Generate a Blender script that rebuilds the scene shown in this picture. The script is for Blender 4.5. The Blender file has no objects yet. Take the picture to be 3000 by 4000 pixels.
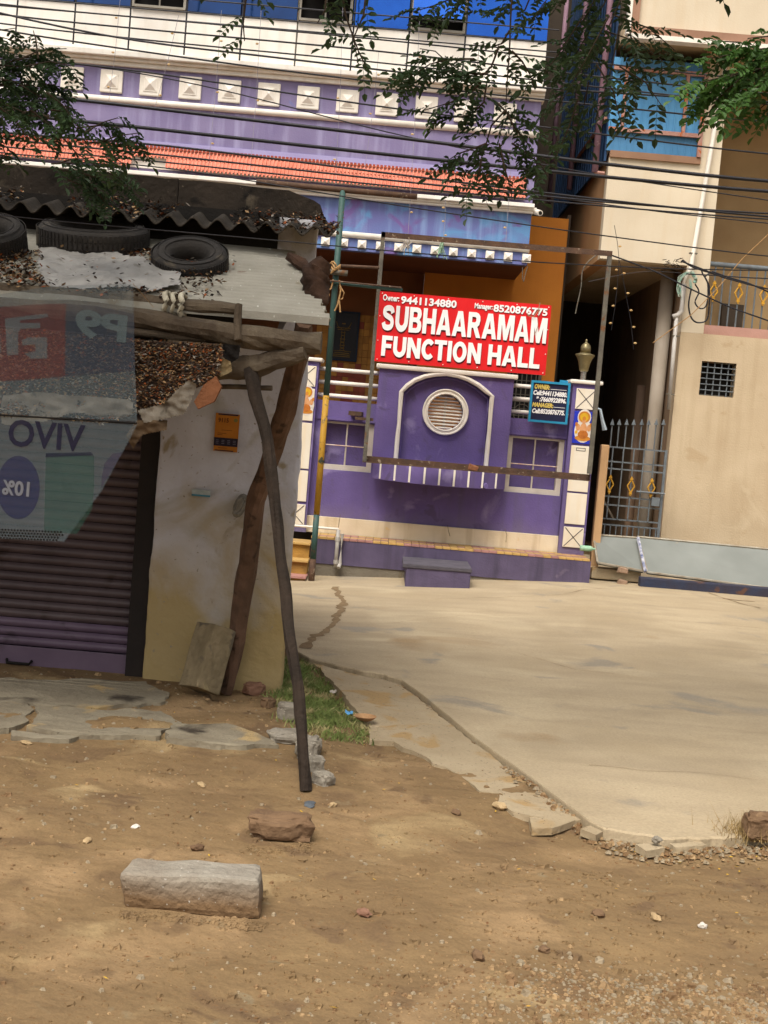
import bpy, bmesh, math, random
import numpy as np
from mathutils import Vector, Matrix, noise
from mathutils.geometry import tessellate_polygon
random.seed(7)
S = bpy.context.scene
C = S.collection

# ------------------------------------------------------------------ camera
CAM_H, FPX, ROLL, TILT = 2.2, 5300.0, math.radians(4.8), math.radians(3.78)
cam_d = bpy.data.cameras.new('camera')
cam_d.sensor_fit = 'HORIZONTAL'; cam_d.sensor_width = 36.0; cam_d.lens = 36.0 * FPX / 3000.0
cam_d.clip_end = 600; cam_d.clip_start = .05
cam = bpy.data.objects.new('camera', cam_d); C.objects.link(cam)
fwd = Vector((0, math.cos(TILT), -math.sin(TILT))); upv = Vector((0, math.sin(TILT), math.cos(TILT))); rt = Vector((1, 0, 0))
r_ = rt * math.cos(ROLL) + upv * math.sin(ROLL); u_ = -rt * math.sin(ROLL) + upv * math.cos(ROLL)
cam.matrix_world = Matrix(((r_.x, u_.x, -fwd.x, 0), (r_.y, u_.y, -fwd.y, 0), (r_.z, u_.z, -fwd.z, CAM_H), (0, 0, 0, 1)))
S.camera = cam

def ray(px, py):
    u = (px - 1500) / FPX; v = -(py - 2000) / FPX
    return r_ * u + u_ * v + fwd
def at(px, py, Y):
    d = ray(px, py); return Vector((0, 0, CAM_H)) + d * (Y / d.y)
def gr(px, py, Z=0.0):
    d = ray(px, py); return Vector((0, 0, CAM_H)) + d * ((Z - CAM_H) / d.z)

# ------------------------------------------------------------------ world, sun
W = bpy.data.worlds.new('World'); S.world = W; W.use_nodes = True
nt = W.node_tree; nt.nodes.clear()
out = nt.nodes.new('ShaderNodeOutputWorld'); bg = nt.nodes.new('ShaderNodeBackground'); sky = nt.nodes.new('ShaderNodeTexSky')
SUN_EL, SUN_AZ = math.radians(58), math.radians(200)      # azimuth from +Y clockwise: behind the camera, a little left
sky.sky_type = 'NISHITA'; sky.sun_disc = False; sky.sun_elevation = SUN_EL; sky.sun_rotation = SUN_AZ
sky.air_density = 1.0; sky.dust_density = 6.0; sky.ozone_density = 1.0
hs = nt.nodes.new('ShaderNodeHueSaturation'); hs.inputs['Saturation'].default_value = .35
wm = nt.nodes.new('ShaderNodeMixRGB'); wm.blend_type = 'MULTIPLY'; wm.inputs[0].default_value = 1; wm.inputs[2].default_value = (1.0, .97, .93, 1)
nt.links.new(sky.outputs[0], hs.inputs['Color']); nt.links.new(hs.outputs[0], wm.inputs[1]); nt.links.new(wm.outputs[0], bg.inputs[0])
bg.inputs[1].default_value = .115; nt.links.new(bg.outputs[0], out.inputs[0])
sl = bpy.data.lights.new('sun', 'SUN'); sl.energy = 1.5; sl.angle = math.radians(28); sl.color = (1.0, .95, .87)
sun = bpy.data.objects.new('sun', sl); C.objects.link(sun)
sd = Vector((math.sin(SUN_AZ) * math.cos(SUN_EL), math.cos(SUN_AZ) * math.cos(SUN_EL), math.sin(SUN_EL)))
sun.rotation_euler = sd.to_track_quat('Z', 'Y').to_euler(); sun.location = (0, 0, 30)
vs = S.view_settings; S.display_settings.display_device = 'sRGB'
vs.view_transform = 'Standard'; vs.look = 'None'; vs.gamma = 1; vs.exposure = .80; vs.use_curve_mapping = False
S.cycles.max_bounces = 7; S.cycles.transparent_max_bounces = 12

# ------------------------------------------------------------------ materials
def lin(h):
    h = h.lstrip('#'); o = []
    for i in (0, 2, 4):
        c = int(h[i:i+2], 16) / 255; o.append(c / 12.92 if c <= .04045 else ((c + .055) / 1.055) ** 2.4)
    return (*o, 1)
MATS = {}
def mat(name, c, c2=None, sc=4, rough=.8, bump=.15, bsc=40, metal=0, spots=None, drip=None, vary=.0, spec=.3, c3=None, alpha=1, fleck=None, zst=None, streak=None):
    """procedural surface: two tones on noise, optional spots (colour, scale, threshold), vertical drips (colour, amount), per-object variation"""
    if name in MATS: return MATS[name]
    m = bpy.data.materials.new(name); m.use_nodes = True; t = m.node_tree; N = t.nodes; L = t.links
    b = N['Principled BSDF']; g = N.new('ShaderNodeNewGeometry'); pos = g.outputs['Position']
    def nz(scale, detail=4, vec=None, dist=0):
        n = N.new('ShaderNodeTexNoise'); n.inputs['Scale'].default_value = scale; n.inputs['Detail'].default_value = detail
        n.inputs['Distortion'].default_value = dist; L.new(vec or pos, n.inputs['Vector']); return n.outputs['Fac']
    def ramp(x, a, bb):
        r = N.new('ShaderNodeMapRange'); r.inputs[1].default_value = a; r.inputs[2].default_value = bb; L.new(x, r.inputs[0]); return r.outputs[0]
    def mix(f, A, B, mode='MIX'):
        x = N.new('ShaderNodeMixRGB'); x.blend_type = mode
        for s, v in ((0, f), (1, A), (2, B)):
            if isinstance(v, (tuple, float, int)): x.inputs[s].default_value = v
            else: L.new(v, x.inputs[s])
        return x.outputs[0]
    A = lin(c); B = lin(c2) if c2 else tuple(v * .82 for v in A[:3]) + (1,)
    col = mix(ramp(nz(sc, 6), .32, .68), A, B)
    col = mix(ramp(nz(sc * .21, 3), .25, .75), col, mix(1.0, col, (.84, .84, .84, 1), 'MULTIPLY'))
    if c3: col = mix(ramp(nz(sc * .6, 5, dist=1.2), .52, .66), col, lin(c3))
    if drip:
        mp = N.new('ShaderNodeMapping'); mp.inputs['Scale'].default_value = (7, 7, .55); L.new(pos, mp.inputs[0])
        col = mix(mix(1.0, ramp(nz(1.0, 5, mp.outputs[0]), .5, .78), (drip[1],) * 3 + (1,), 'MULTIPLY'), col, lin(drip[0]))
    if zst:
        sx = N.new('ShaderNodeSeparateXYZ'); L.new(pos, sx.inputs[0]); ad = N.new('ShaderNodeMath'); ad.operation = 'ADD'
        ml = N.new('ShaderNodeMath'); ml.operation = 'MULTIPLY_ADD'; ml.inputs[1].default_value = zst[3]; ml.inputs[2].default_value = -zst[3] / 2
        L.new(nz(2.2, 6, dist=.8), ml.inputs[0]); L.new(sx.outputs[2], ad.inputs[0]); L.new(ml.outputs[0], ad.inputs[1])
        col = mix(mix(1.0, ramp(ad.outputs[0], zst[2], zst[1]), (zst[4],) * 3 + (1,), 'MULTIPLY'), col, lin(zst[0]))
    if spots:
        for sp in (spots if isinstance(spots, list) else [spots]):
            col = mix(ramp(nz(sp[1], 7, dist=.6), sp[2], sp[2] + .07), col, lin(sp[0]))
    if streak:
        mp2 = N.new('ShaderNodeMapping'); mp2.inputs['Scale'].default_value = (.8, 2.1, 1); L.new(pos, mp2.inputs[0])
        col = mix(mix(1.0, ramp(nz(1.4, 7, mp2.outputs[0], .4), .42, .72), (streak[1],) * 3 + (1,), 'MULTIPLY'), col, lin(streak[0]))
        col = mix(.5, col, mix(ramp(nz(60, 3), .35, .65), (.8, .8, .8, 1), (1.1, 1.1, 1.1, 1)), 'MULTIPLY')
    if fleck: col = mix(ramp(nz(fleck[1], 2), fleck[2], fleck[2] + .05), col, lin(fleck[0]))
    if vary:
        oi = N.new('ShaderNodeObjectInfo'); mr = N.new('ShaderNodeMapRange'); mr.inputs[3].default_value = 1 - vary; mr.inputs[4].default_value = 1 + vary
        L.new(oi.outputs['Random'], mr.inputs[0]); cb = N.new('ShaderNodeCombineColor')
        for i in range(3): L.new(mr.outputs[0], cb.inputs[i])
        col = mix(1.0, col, cb.outputs[0], 'MULTIPLY')
    L.new(col, b.inputs['Base Color'])
    b.inputs['Roughness'].default_value = rough; b.inputs['Metallic'].default_value = metal
    b.inputs['Specular IOR Level'].default_value = spec
    if bump:
        bp = N.new('ShaderNodeBump'); bp.inputs['Strength'].default_value = bump; bp.inputs['Distance'].default_value = .02
        L.new(nz(bsc, 8), bp.inputs['Height']); L.new(bp.outputs[0], b.inputs['Normal'])
    if alpha < 1: b.inputs['Alpha'].default_value = alpha
    MATS[name] = m; return m

# ------------------------------------------------------------------ mesh helpers
class MB:
    def __init__(s): s.v = []; s.f = []; s.mi = []; s.cur = 0
    def add(s, vs_, fs):
        o = len(s.v); s.v += [tuple(v) for v in vs_]; s.f += [tuple(i + o for i in f) for f in fs]; s.mi += [s.cur] * len(fs); return s
    def box(s, x0, x1, y0, y1, z0, z1):
        return s.add([(x, y, z) for z in (z0, z1) for y in (y0, y1) for x in (x0, x1)],
                     [(0, 2, 3, 1), (4, 5, 7, 6), (0, 1, 5, 4), (2, 6, 7, 3), (0, 4, 6, 2), (1, 3, 7, 5)])
    def rbox(s, c, size, rot=(0, 0, 0), jit=0, cham=0):
        """box about centre c, rotated, corners jittered; chamfered when cham > 0"""
        M = Matrix.Rotation(rot[2], 3, 'Z') @ Matrix.Rotation(rot[1], 3, 'Y') @ Matrix.Rotation(rot[0], 3, 'X')
        bm = bmesh.new(); bmesh.ops.create_cube(bm, size=1)
        for v in bm.verts: v.co = Vector((v.co.x * size[0], v.co.y * size[1], v.co.z * size[2])) + Vector([random.uniform(-jit, jit) for _ in range(3)])
        if cham: bmesh.ops.bevel(bm, geom=bm.edges[:], offset=cham, segments=2, affect='EDGES', profile=.6)
        if jit and cham:
            bmesh.ops.subdivide_edges(bm, edges=[e for e in bm.edges if e.calc_length() > .09], cuts=3, use_grid_fill=True)
            for v in bm.verts: v.co += noise.noise_vector(v.co * 9 + Vector(c)) * jit * .7
        bm.verts.index_update()
        s.add([Vector(c) + M @ v.co for v in bm.verts], [[v.index for v in f.verts] for f in bm.faces]); bm.free(); return s
    def tube(s, pts, r, n=8, caps=True, flat=1.0, wob=0):
        pts = [Vector(p) for p in pts]; rs = r if isinstance(r, (list, tuple)) else [r] * len(pts)
        rings = []; up = Vector((0, 0, 1))
        for i, p in enumerate(pts):
            d = (pts[min(i + 1, len(pts) - 1)] - pts[max(i - 1, 0)]).normalized()
            a = d.cross(up)
            if a.length < .05: a = d.cross(Vector((0, 1, 0)))
            a.normalize(); b_ = d.cross(a).normalized()
            ring = []
            for k in range(n):
                t = 2 * math.pi * k / n; q = rs[i] * (1 + (noise.noise(p * 6 + Vector((k * 1.3, 0, i * .4))) * wob if wob else 0))
                ring.append(p + a * math.cos(t) * q + b_ * math.sin(t) * q * flat)
            rings.append(ring)
        vs_ = [v for ri in rings for v in ri]; fs = []
        for i in range(len(pts) - 1):
            for k in range(n): fs.append((i * n + k, i * n + (k + 1) % n, (i + 1) * n + (k + 1) % n, (i + 1) * n + k))
        if caps: fs += [tuple(range(n - 1, -1, -1)), tuple((len(pts) - 1) * n + k for k in range(n))]
        return s.add(vs_, fs)
    def lathe(s, c, prof, n=20):
        c = Vector(c); vs_ = []; fs = []
        for (r, z) in prof:
            for k in range(n):
                t = 2 * math.pi * k / n; vs_.append(c + Vector((r * math.cos(t), r * math.sin(t), z)))
        for i in range(len(prof) - 1):
            for k in range(n): fs.append((i * n + k, i * n + (k + 1) % n, (i + 1) * n + (k + 1) % n, (i + 1) * n + k))
        fs += [tuple(range(n - 1, -1, -1)), tuple((len(prof) - 1) * n + k for k in range(n))]
        return s.add(vs_, fs)
    def plate(s, outer, holes, y0, y1):
        """plate in XZ with holes, between y0 (front) and y1"""
        loops = [outer] + list(holes); flat_ = [p for l in loops for p in l]; n = len(flat_)
        tris = tessellate_polygon([[Vector((p[0], p[1], 0)) for p in l] for l in loops])
        vs_ = [(p[0], y0, p[1]) for p in flat_] + [(p[0], y1, p[1]) for p in flat_]; fs = []
        for t in tris: fs.append(tuple(t)); fs.append(tuple(i + n for i in reversed(t)))
        o = 0
        for l in loops:
            m = len(l)
            for i in range(m): j = (i + 1) % m; fs.append((o + i, o + j, o + j + n, o + i + n))
            o += m
        return s.add(vs_, fs)
    def slab(s, poly, ztop, thick):
        """polygon in XY (list of (x, y)), z top as number or function"""
        zf = ztop if callable(ztop) else (lambda x, y: ztop); n = len(poly)
        tris = tessellate_polygon([[Vector((p[0], p[1], 0)) for p in poly]])
        vs_ = [(p[0], p[1], zf(*p)) for p in poly] + [(p[0], p[1], zf(*p) - thick) for p in poly]
        fs = [tuple(t) for t in tris] + [(i, (i + 1) % n, (i + 1) % n + n, i + n) for i in range(n)]
        return s.add(vs_, fs)
    def pyramid(s, x0, x1, z0, z1, y, d):
        """four-sided boss standing on plane y towards the viewer"""
        cx, cz = (x0 + x1) / 2, (z0 + z1) / 2
        return s.add([(x0, y, z0), (x1, y, z0), (x1, y, z1), (x0, y, z1), (cx, y - d, cz)], [(0, 1, 4), (1, 2, 4), (2, 3, 4), (3, 0, 4)])
    def sphere(s, c, r, n=8, sq=(1, 1, 1), rough=0, rot=0, sup=0):
        bm = bmesh.new(); bmesh.ops.create_icosphere(bm, subdivisions=4 if sup else (2 if n > 6 else 1), radius=1)
        R3 = Matrix.Rotation(rot, 3, 'Z'); c = Vector(c)
        for v in bm.verts:
            q = v.co.copy()
            if sup: q = Vector([math.copysign(abs(t_) ** sup, t_) for t_ in q]) * .92
            q = q * (1 + noise.noise(v.co * 1.7 + c * 5) * rough + (noise.noise(v.co * 4 + c * 3) * rough * .4 + noise.noise(v.co * 11 + c) * rough * .12 if sup else 0))
            v.co = R3 @ Vector((q.x * sq[0], q.y * sq[1], q.z * sq[2])) * r
        bm.verts.index_update(); s.add([c + v.co for v in bm.verts], [[v.index for v in f.verts] for f in bm.faces]); bm.free(); return s

def fixn(me):
    bm = bmesh.new(); bm.from_mesh(me); bmesh.ops.recalc_face_normals(bm, faces=bm.faces); bm.to_mesh(me); bm.free()
ROOTLOC = {}
def tag(o, label=None, cat=None, group=None, kind=None):
    if label: o['label'] = label
    if cat: o['category'] = cat
    if group: o['group'] = group
    if kind: o['kind'] = kind
    return o
def obj(name, mb, m, parent=None, smooth=False, norm=True, bev=0, label=None):
    v = np.array(mb.v, dtype=float)
    if parent is None:
        org = Vector(((v[:, 0].min() + v[:, 0].max()) / 2, (v[:, 1].min() + v[:, 1].max()) / 2, v[:, 2].min()))
    else: org = ROOTLOC[parent.name]
    me = bpy.data.meshes.new(name)
    me.from_pydata([tuple(p) for p in (v - np.array(org))], [], mb.f)
    for mm in (m if isinstance(m, (list, tuple)) else [m]): me.materials.append(mm)
    if isinstance(m, (list, tuple)): me.polygons.foreach_set('material_index', mb.mi)
    if norm: fixn(me)
    if smooth: me.polygons.foreach_set('use_smooth', [True] * len(me.polygons))
    o = bpy.data.objects.new(name, me); C.objects.link(o)
    if parent is None: o.location = org
    else: o.parent = parent
    ROOTLOC[o.name] = org
    if bev:
        bv = o.modifiers.new('bevel', 'BEVEL'); bv.width = bev; bv.segments = 2; bv.limit_method = 'ANGLE'
    if label: o['label'] = label
    return o
def empty(name, loc, label, cat, group=None):
    o = bpy.data.objects.new(name, None); C.objects.link(o); o.location = loc; o.empty_display_size = .1
    ROOTLOC[o.name] = Vector(loc); tag(o, label, cat, group); return o
def inst(name, me, parent, loc, rot=None, scale=None):
    o = bpy.data.objects.new(name, me); C.objects.link(o); o.parent = parent
    o.location = Vector(loc) - ROOTLOC[parent.name]
    if rot: o.rotation_euler = rot
    if scale: o.scale = scale
    ROOTLOC[o.name] = ROOTLOC[parent.name]; return o
def mesh_of(mb, m, smooth=False, name='piece'):
    me = bpy.data.meshes.new(name); me.from_pydata(mb.v, [], mb.f)
    for mm in (m if isinstance(m, (list, tuple)) else [m]): me.materials.append(mm)
    if isinstance(m, (list, tuple)): me.polygons.foreach_set('material_index', mb.mi)
    fixn(me)
    if smooth: me.polygons.foreach_set('use_smooth', [True] * len(me.polygons))
    return me
def struct(name, mb, m, **k): return tag(obj(name, mb, m, **k), kind='structure')

def text(name, s, x0, x1, z0, z1, y, m, parent, depth=.004, bold=.0, mirror=False, shear=0, skew=0):
    """flat lettering fitted to a rectangle of the XZ plane, front at y"""
    cu = bpy.data.curves.new('t', 'FONT'); cu.body = s; cu.size = 1; cu.offset = bold; cu.extrude = .02; cu.shear = shear; cu.resolution_u = 3
    t = bpy.data.objects.new('t', cu); C.objects.link(t); bpy.context.view_layer.update()
    me = t.to_mesh(); v = np.array([q.co[:] for q in me.vertices]); fs = [tuple(p.vertices) for p in me.polygons]; t.to_mesh_clear()
    bpy.data.objects.remove(t); bpy.data.curves.remove(cu)
    a, b_ = v[:, 0].min(), v[:, 0].max(); c_, d_ = v[:, 1].min(), v[:, 1].max()
    fx = (v[:, 0] - a) / (b_ - a); fx = 1 - fx if mirror else fx
    X = x0 + fx * (x1 - x0); Z = z0 + (v[:, 1] - c_) / (d_ - c_) * (z1 - z0) + skew * (fx - .5)
    Y = np.where(v[:, 2] > 0, y - depth, y + .001)
    mb = MB(); mb.add(list(zip(X, Y, Z)), fs)
    return obj(name, mb, m, parent)

def gz(x, y):
    k = min(1, max(0, (y - 11) / 8)); k = k * k * (3 - 2 * k)
    return (.058 * max(-3, min(2.9, x)) - .045) * k

# ------------------------------------------------------------------ shared materials
M_purple = mat('purple_plaster', '#6f5f98', '#64558a', sc=3, bump=.25, drip=('#5d5570', .65), spots=[('#8478a4', 1.5, .60), ('#5d5078', 4, .62)], zst=('#7a7078', .5, .95, .5, .6))
M_purple_low = mat('purple_plinth_paint', '#605670', '#544a62', sc=4, bump=.25, drip=('#3e3848', .9), spots=('#6b6070', 3, .68))
M_lav = mat('lavender_wall', '#887ea2', '#7b7198', sc=2.2, bump=.15, drip=('#9f9bbd', .8), spots=[('#5a78b8', 1.3, .70)])
M_bluep = mat('weathered_blue_purple', '#6274a6', '#68689f', sc=2.6, bump=.15, drip=('#8fb0d8', .6), spots=[('#6d5a92', 1.9, .58)], c3='#5c87b4')
M_white = mat('white_paint', '#f0ece4', '#e7e1d6', sc=3, bump=.12, drip=('#b9ac98', .35))
M_bead = mat('white_bead_paint', '#efe9df', '#e4dccd', sc=5, bump=.1, rough=.6)
M_cream = mat('cream_band', '#e8d9bd', '#dccaa9', sc=3, bump=.2, drip=('#a58b62', .75), spots=('#d0a860', 2.4, .68))
M_tilew = mat('white_glazed_tile', '#f1e8d6', '#e9dec9', sc=3, rough=.25, bump=.03, spec=.5, drip=('#d8b878', .35))
M_beige = mat('beige_wall', '#d8cbb3', '#cdbfa6', sc=1.3, bump=.12, drip=('#bfa680', .3))
M_beige2 = mat('beige_lower_wall', '#c6b395', '#b9a587', sc=1.5, bump=.25, drip=('#a48f70', .55), spots=[('#b09b7c', 2.6, .62), ('#bfae92', 1.5, .66)])
M_orange = mat('orange_wall', '#c47c2c', '#b57026', sc=1.6, bump=.15, drip=('#a86428', .3))
M_brownin = mat('brown_porch_wall', '#7a4a28', '#6b4022', sc=2, bump=.1)
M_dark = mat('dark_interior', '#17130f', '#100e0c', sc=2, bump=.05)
M_darkwall = mat('dark_brown_wall', '#4a3f33', '#3a3128', sc=1.5, bump=.2, drip=('#2b241d', .6))  # plain dark brown with darker vertical streaks
M_red = mat('red_sign_sheet', '#d81218', '#cc0f16', sc=2, rough=.35, bump=.02, spec=.5)
M_letter = mat('white_letter', '#f4f2f0', '#ebe9e8', sc=4, rough=.5, bump=0)
M_lshadow = mat('dark_red_print', '#6d0d12', '#5a0a10', sc=4, rough=.4, bump=0)
M_iron = mat('weathered_iron', '#6f6a5d', '#57524a', sc=9, rough=.65, bump=.3, spots=('#6b4a30', 6, .57), metal=.2)
M_rust = mat('rusty_iron', '#5d4433', '#47362b', sc=9, rough=.8, bump=.4, spots=('#8a7a66', 14, .62))
M_green = mat('green_pole_paint', '#33504b', '#3c5751', sc=7, rough=.55, bump=.2, spots=('#6a5040', 9, .63))
M_yellow = mat('yellow_pole_paint', '#b48a2c', '#a37a24', sc=7, rough=.6, bump=.3, spots=('#2f3a34', 9, .58))
M_gateb = mat('blue_grey_gate_paint', '#6d7478', '#5c6266', sc=9, rough=.5, bump=.15, spots=('#6e5a4e', 14, .66))
M_gold = mat('gold_ornament', '#c99834', '#b5842a', sc=12, rough=.4, bump=.1)
M_cable = mat('black_cable', '#1b1a1e', '#25242a', sc=5, rough=.5, bump=0)
M_pvc = mat('grey_pvc_pipe', '#b9b4ac', '#a59f97', sc=6, rough=.4, bump=.05, drip=('#85786a', .3))
M_wood = mat('weathered_wood', '#5d5142', '#463b2f', sc=5, rough=.9, bump=.8, bsc=22, drip=('#7d725f', .5))
M_wood2 = mat('brown_bark_timber', '#705645', '#4f3c2e', sc=5, rough=.9, bump=.9, bsc=18, spots=('#3c2d22', 7, .6))
M_woodd = mat('dark_stick', '#382d24', '#2a221b', sc=6, rough=.9, bump=.8, bsc=24)
M_conc = mat('concrete_apron_surface', streak=('#8a7c66', .45), c='#b4a386', c2='#a69578', sc=.9, rough=.9, bump=.35, bsc=30, spots=[('#8f8676', 1.1, .60), ('#9a8464', .6, .62)], fleck=('#8c7a60', 40, .70), c3='#b3a386')
M_conc2 = mat('old_concrete', '#ab9b7f', '#9b8a6e', sc=2, rough=.95, bump=.6, bsc=24, spots=[('#9a8058', 2.3, .55)], fleck=('#6f614f', 50, .66))
M_dirt = mat('dirt_surface', streak=('#6f5a40', .6), c='#877050', c2='#756046', sc=1.6, rough=1, bump=.9, bsc=14, spots=[('#6a5640', 2.7, .58), ('#9a8562', 1.1, .60), ('#7d7058', 6, .66)], fleck=('#6e5438', 60, .64), c3='#937a5a', spec=.1)
M_stone = mat('grey_stone', '#948d80', '#7c7466', sc=7, rough=.95, bump=.7, bsc=28, spots=('#5f574b', 9, .62), fleck=('#b8b0a0', 60, .68))
M_stoneb = mat('brown_stone', '#7a6148', '#664f3a', sc=7, rough=.95, bump=.7, bsc=22, spots=('#94795a', 6, .6))
M_shackw = mat('stained_limewash', '#d0d1da', '#bcbbc2', sc=3, rough=.95, bump=.7, bsc=14, c3='#a8a49e', zst=('#a08a56', .45, 1.6, 1.9, .92), spots=[('#958a76', 3, .63), ('#8a7d66', 11, .67)], fleck=('#8a8172', 34, .70))

# ================================================================== GROUND
xs = np.concatenate([np.linspace(-200, -7, 14), np.linspace(-6, 6.5, 420), np.linspace(7.5, 200, 14)])
ys = np.concatenate([np.linspace(-150, 2, 12), np.linspace(3, 13, 420), np.linspace(13.3, 24, 44), np.linspace(26, 250, 14)])
def dirt_h(x, y):
    h = gz(x, y) - .012
    if -7 < x < 7.5 and 2.5 < y < 13.5:
        p = Vector((x, y, 0))
        h += noise.noise(p * .9) * .035 + noise.noise(p * 3.1 + Vector((5, 0, 0))) * .018
        if x < .4 and y > 7: h += max(0, noise.noise(Vector((x * 2.1, y * 2.6, 4)))) * .07 * min(1, y - 7) * min(1, .4 - x)
        h -= .014 * math.exp(-((y - 5.5 - .12 * x) / .16) ** 2) + .012 * math.exp(-((y - 6.9 - .16 * x) / .14) ** 2)
        n3 = noise.noise(p * 11); h += n3 * .007 + noise.noise(p * 27) * .0035
    if x < -.3 and y > 8:                                            # packed earth bank rising to the shop ledge
        k = min(1, (-.3 - x) / .6) * min(1, (y - 8) / 1.6); h += .052 * k
    if x < -.75 and y > 9.0:
        k = min(1, (y - 9.0) / .5) * min(1, (-.75 - x) / .5); h = h * (1 - .85 * k) - .004 * k
    if -1.2 < x < .1 and y > 9.6: h -= .05 * min(1, (y - 9.6) / .8)
    return h
gm = MB(); nx = len(xs)
vv = [(x, y, dirt_h(x, y)) for y in ys for x in xs]
ff = [(j * nx + i, j * nx + i + 1, (j + 1) * nx + i + 1, (j + 1) * nx + i) for j in range(len(ys) - 1) for i in range(nx - 1)]
gm.add(vv, ff); go = struct('ground', gm, M_dirt, smooth=True, norm=False)

def smooth_interp(pts, x):
    for i in range(len(pts) - 1):
        if pts[i][0] <= x <= pts[i + 1][0]:
            t = (x - pts[i][0]) / (pts[i + 1][0] - pts[i][0]); return pts[i][1] * (1 - t) + pts[i + 1][1] * t
    return pts[-1][1] if x > pts[-1][0] else pts[0][1]
edge_px = [(1210, 2568), (1300, 2590), (1400, 2615), (1500, 2632), (1570, 2655), (1650, 2712), (1740, 2785), (1830, 2860), (1930, 2935), (2030, 3005), (2090, 3048), (2200, 3128), (2290, 3195), (2360, 3228), (2480, 3250), (2600, 3268), (2720, 3270), (2900, 3262), (3000, 3262)]
EP = [(gr(px, py, .045).x, gr(px, py, .045).y) for px, py in edge_px]
EP = [(-12, 15), (-3, 13.6), (-.9, 12.9)] + EP + [(3.2, 7.5), (12, 7.2)]
def edge_y(x): return smooth_interp(EP, x)
ax = np.concatenate([np.arange(-12, -1.2, .3), np.arange(-1.2, 2.6, .014), np.arange(2.6, 14, .3)])
am = MB(); rows = 34; av = []; af = []
def apz(x, y): return gz(x, y) + .045 + noise.noise(Vector((x * .5, y * .5, 3))) * .012
for x in ax:
    ye = edge_y(x) + noise.noise(Vector((x * 9, 0, 0))) * .03 + noise.noise(Vector((x * 30, 4, 0))) * .012
    av.append((x, ye - .012, apz(x, ye) - .12)); av.append((x, ye - .004, apz(x, ye) - .010))
    for r in range(rows):
        y = ye + (24 - ye) * (r / (rows - 1)) ** 1.25; av.append((x, y + (.008 if r == 0 else 0), apz(x, y)))
k = rows + 2
for i in range(len(ax) - 1):
    for r in range(k - 1): af.append((i * k + r, (i + 1) * k + r, (i + 1) * k + r + 1, i * k + r + 1))
am.add(av, af); struct('concrete_pavement', am, M_conc, smooth=False)

def jitter_poly(P, step=.06, amp=.018, seed=0):
    out_ = []
    for i in range(len(P)):
        a = Vector((*P[i], 0)); b = Vector((*P[(i + 1) % len(P)], 0)); n = max(1, int((b - a).length / step))
        for j in range(n):
            q = a.lerp(b, j / n); q += noise.noise_vector(q * 7 + Vector((seed, 0, 0))) * amp; out_.append((q.x, q.y))
    return out_
def px_poly(pts, Z=0.0): return [(gr(px, py, Z).x, gr(px, py, Z).y) for px, py in pts]
strip = px_poly([(1225, 2585), (1400, 2632), (1500, 2650), (1565, 2672), (1640, 2730), (1740, 2805), (1830, 2880), (1930, 2955), (2030, 3028), (2090, 3070), (2200, 3148), (2260, 3192),
                 (2180, 3222), (2110, 3212), (2075, 3222), (2060, 3180), (2000, 3150), (1945, 3128), (1955, 3090), (1880, 3085), (1800, 3020), (1740, 2990), (1690, 2975), (1650, 2945), (1590, 2915), (1540, 2890), (1450, 2885), (1440, 2830), (1380, 2750), (1310, 2670)], .02)
struct('old_pavement_strip', MB().slab(jitter_poly(strip, (.035), .03), .010, .08), M_conc2)
cr = [px_poly(p, .03) for p in ([(1945, 3095), (2000, 3115), (2060, 3150), (2130, 3165), (2120, 3190), (2010, 3165), (1950, 3125)], [(2080, 3185), (2200, 3165), (2250, 3195), (2160, 3225), (2075, 3225)], [(2480, 3290), (2560, 3285), (2600, 3305), (2520, 3318)], [(2620, 3288), (2740, 3280), (2760, 3295), (2640, 3302)], [(2300, 3215), (2350, 3240), (2330, 3255), (2270, 3230)])]
for i, p in enumerate(cr):
    o = obj('broken_paving_piece', MB().slab(jitter_poly(p, .04, .015, i), .020 - .004 * (i == 1), .04), M_conc2)
    tag(o, ['broken thin concrete plate lying left of the long pavement edge crack', 'flat concrete plate at the lower tip of the old broken strip', 'small concrete flake below the pavement rim at lower right', 'pale flat flake beside the rim near the right photo edge', 'small fragment wedged under the corner of the pavement edge'][i], 'concrete piece')
# crack lines in the apron (thin sunken-looking dirt filled seams: real strips of soil lying in the joint)
M_seam = mat('soil_in_joint', '#8c7658', '#7a6549', sc=14, rough=1, bump=.6)
sm = MB()
def seam(pts, w, z=None):
    P = [gr(px, py, .05) for px, py in pts]; Q = []
    for i in range(len(P) - 1):
        n = max(2, int((P[i + 1] - P[i]).length / .05))
        for j in range(n): Q.append(P[i].lerp(P[i + 1], j / n))
    vs_ = []
    for i, p in enumerate(Q):
        d = (Q[min(i + 1, len(Q) - 1)] - Q[max(0, i - 1)]); d.z = 0; d.normalize(); nn = Vector((-d.y, d.x, 0))
        j = noise.noise(p * 3) * .05 + noise.noise(p * 9) * .012; ww = w * (.35 + abs(noise.noise(p * 4)) * 1.6 + .3 * abs(noise.noise(p * 17)))
        for s_ in (-1, 1):
            q = p + nn * (j + s_ * ww); vs_.append((q.x, q.y, apz(q.x, q.y) + .004))
    sm.add(vs_, [(2 * i, 2 * i + 2, 2 * i + 3, 2 * i + 1) for i in range(len(Q) - 1)])
seam([(1310, 2270), (1340, 2330), (1325, 2390), (1290, 2440), (1220, 2490), (1180, 2530)], .05)
seam([(1340, 2360), (1300, 2400)], .03)
seam([(2660, 2310), (2750, 2340), (2820, 2370), (2900, 2395), (2970, 2412)], .012)
seam([(2820, 2372), (2870, 2378), (2960, 2385)], .03)
seam([(2200, 2345), (2350, 2332), (2500, 2340)], .008)
seam([(1700, 2340), (2000, 2345), (2260, 2350)], .006)
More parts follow.
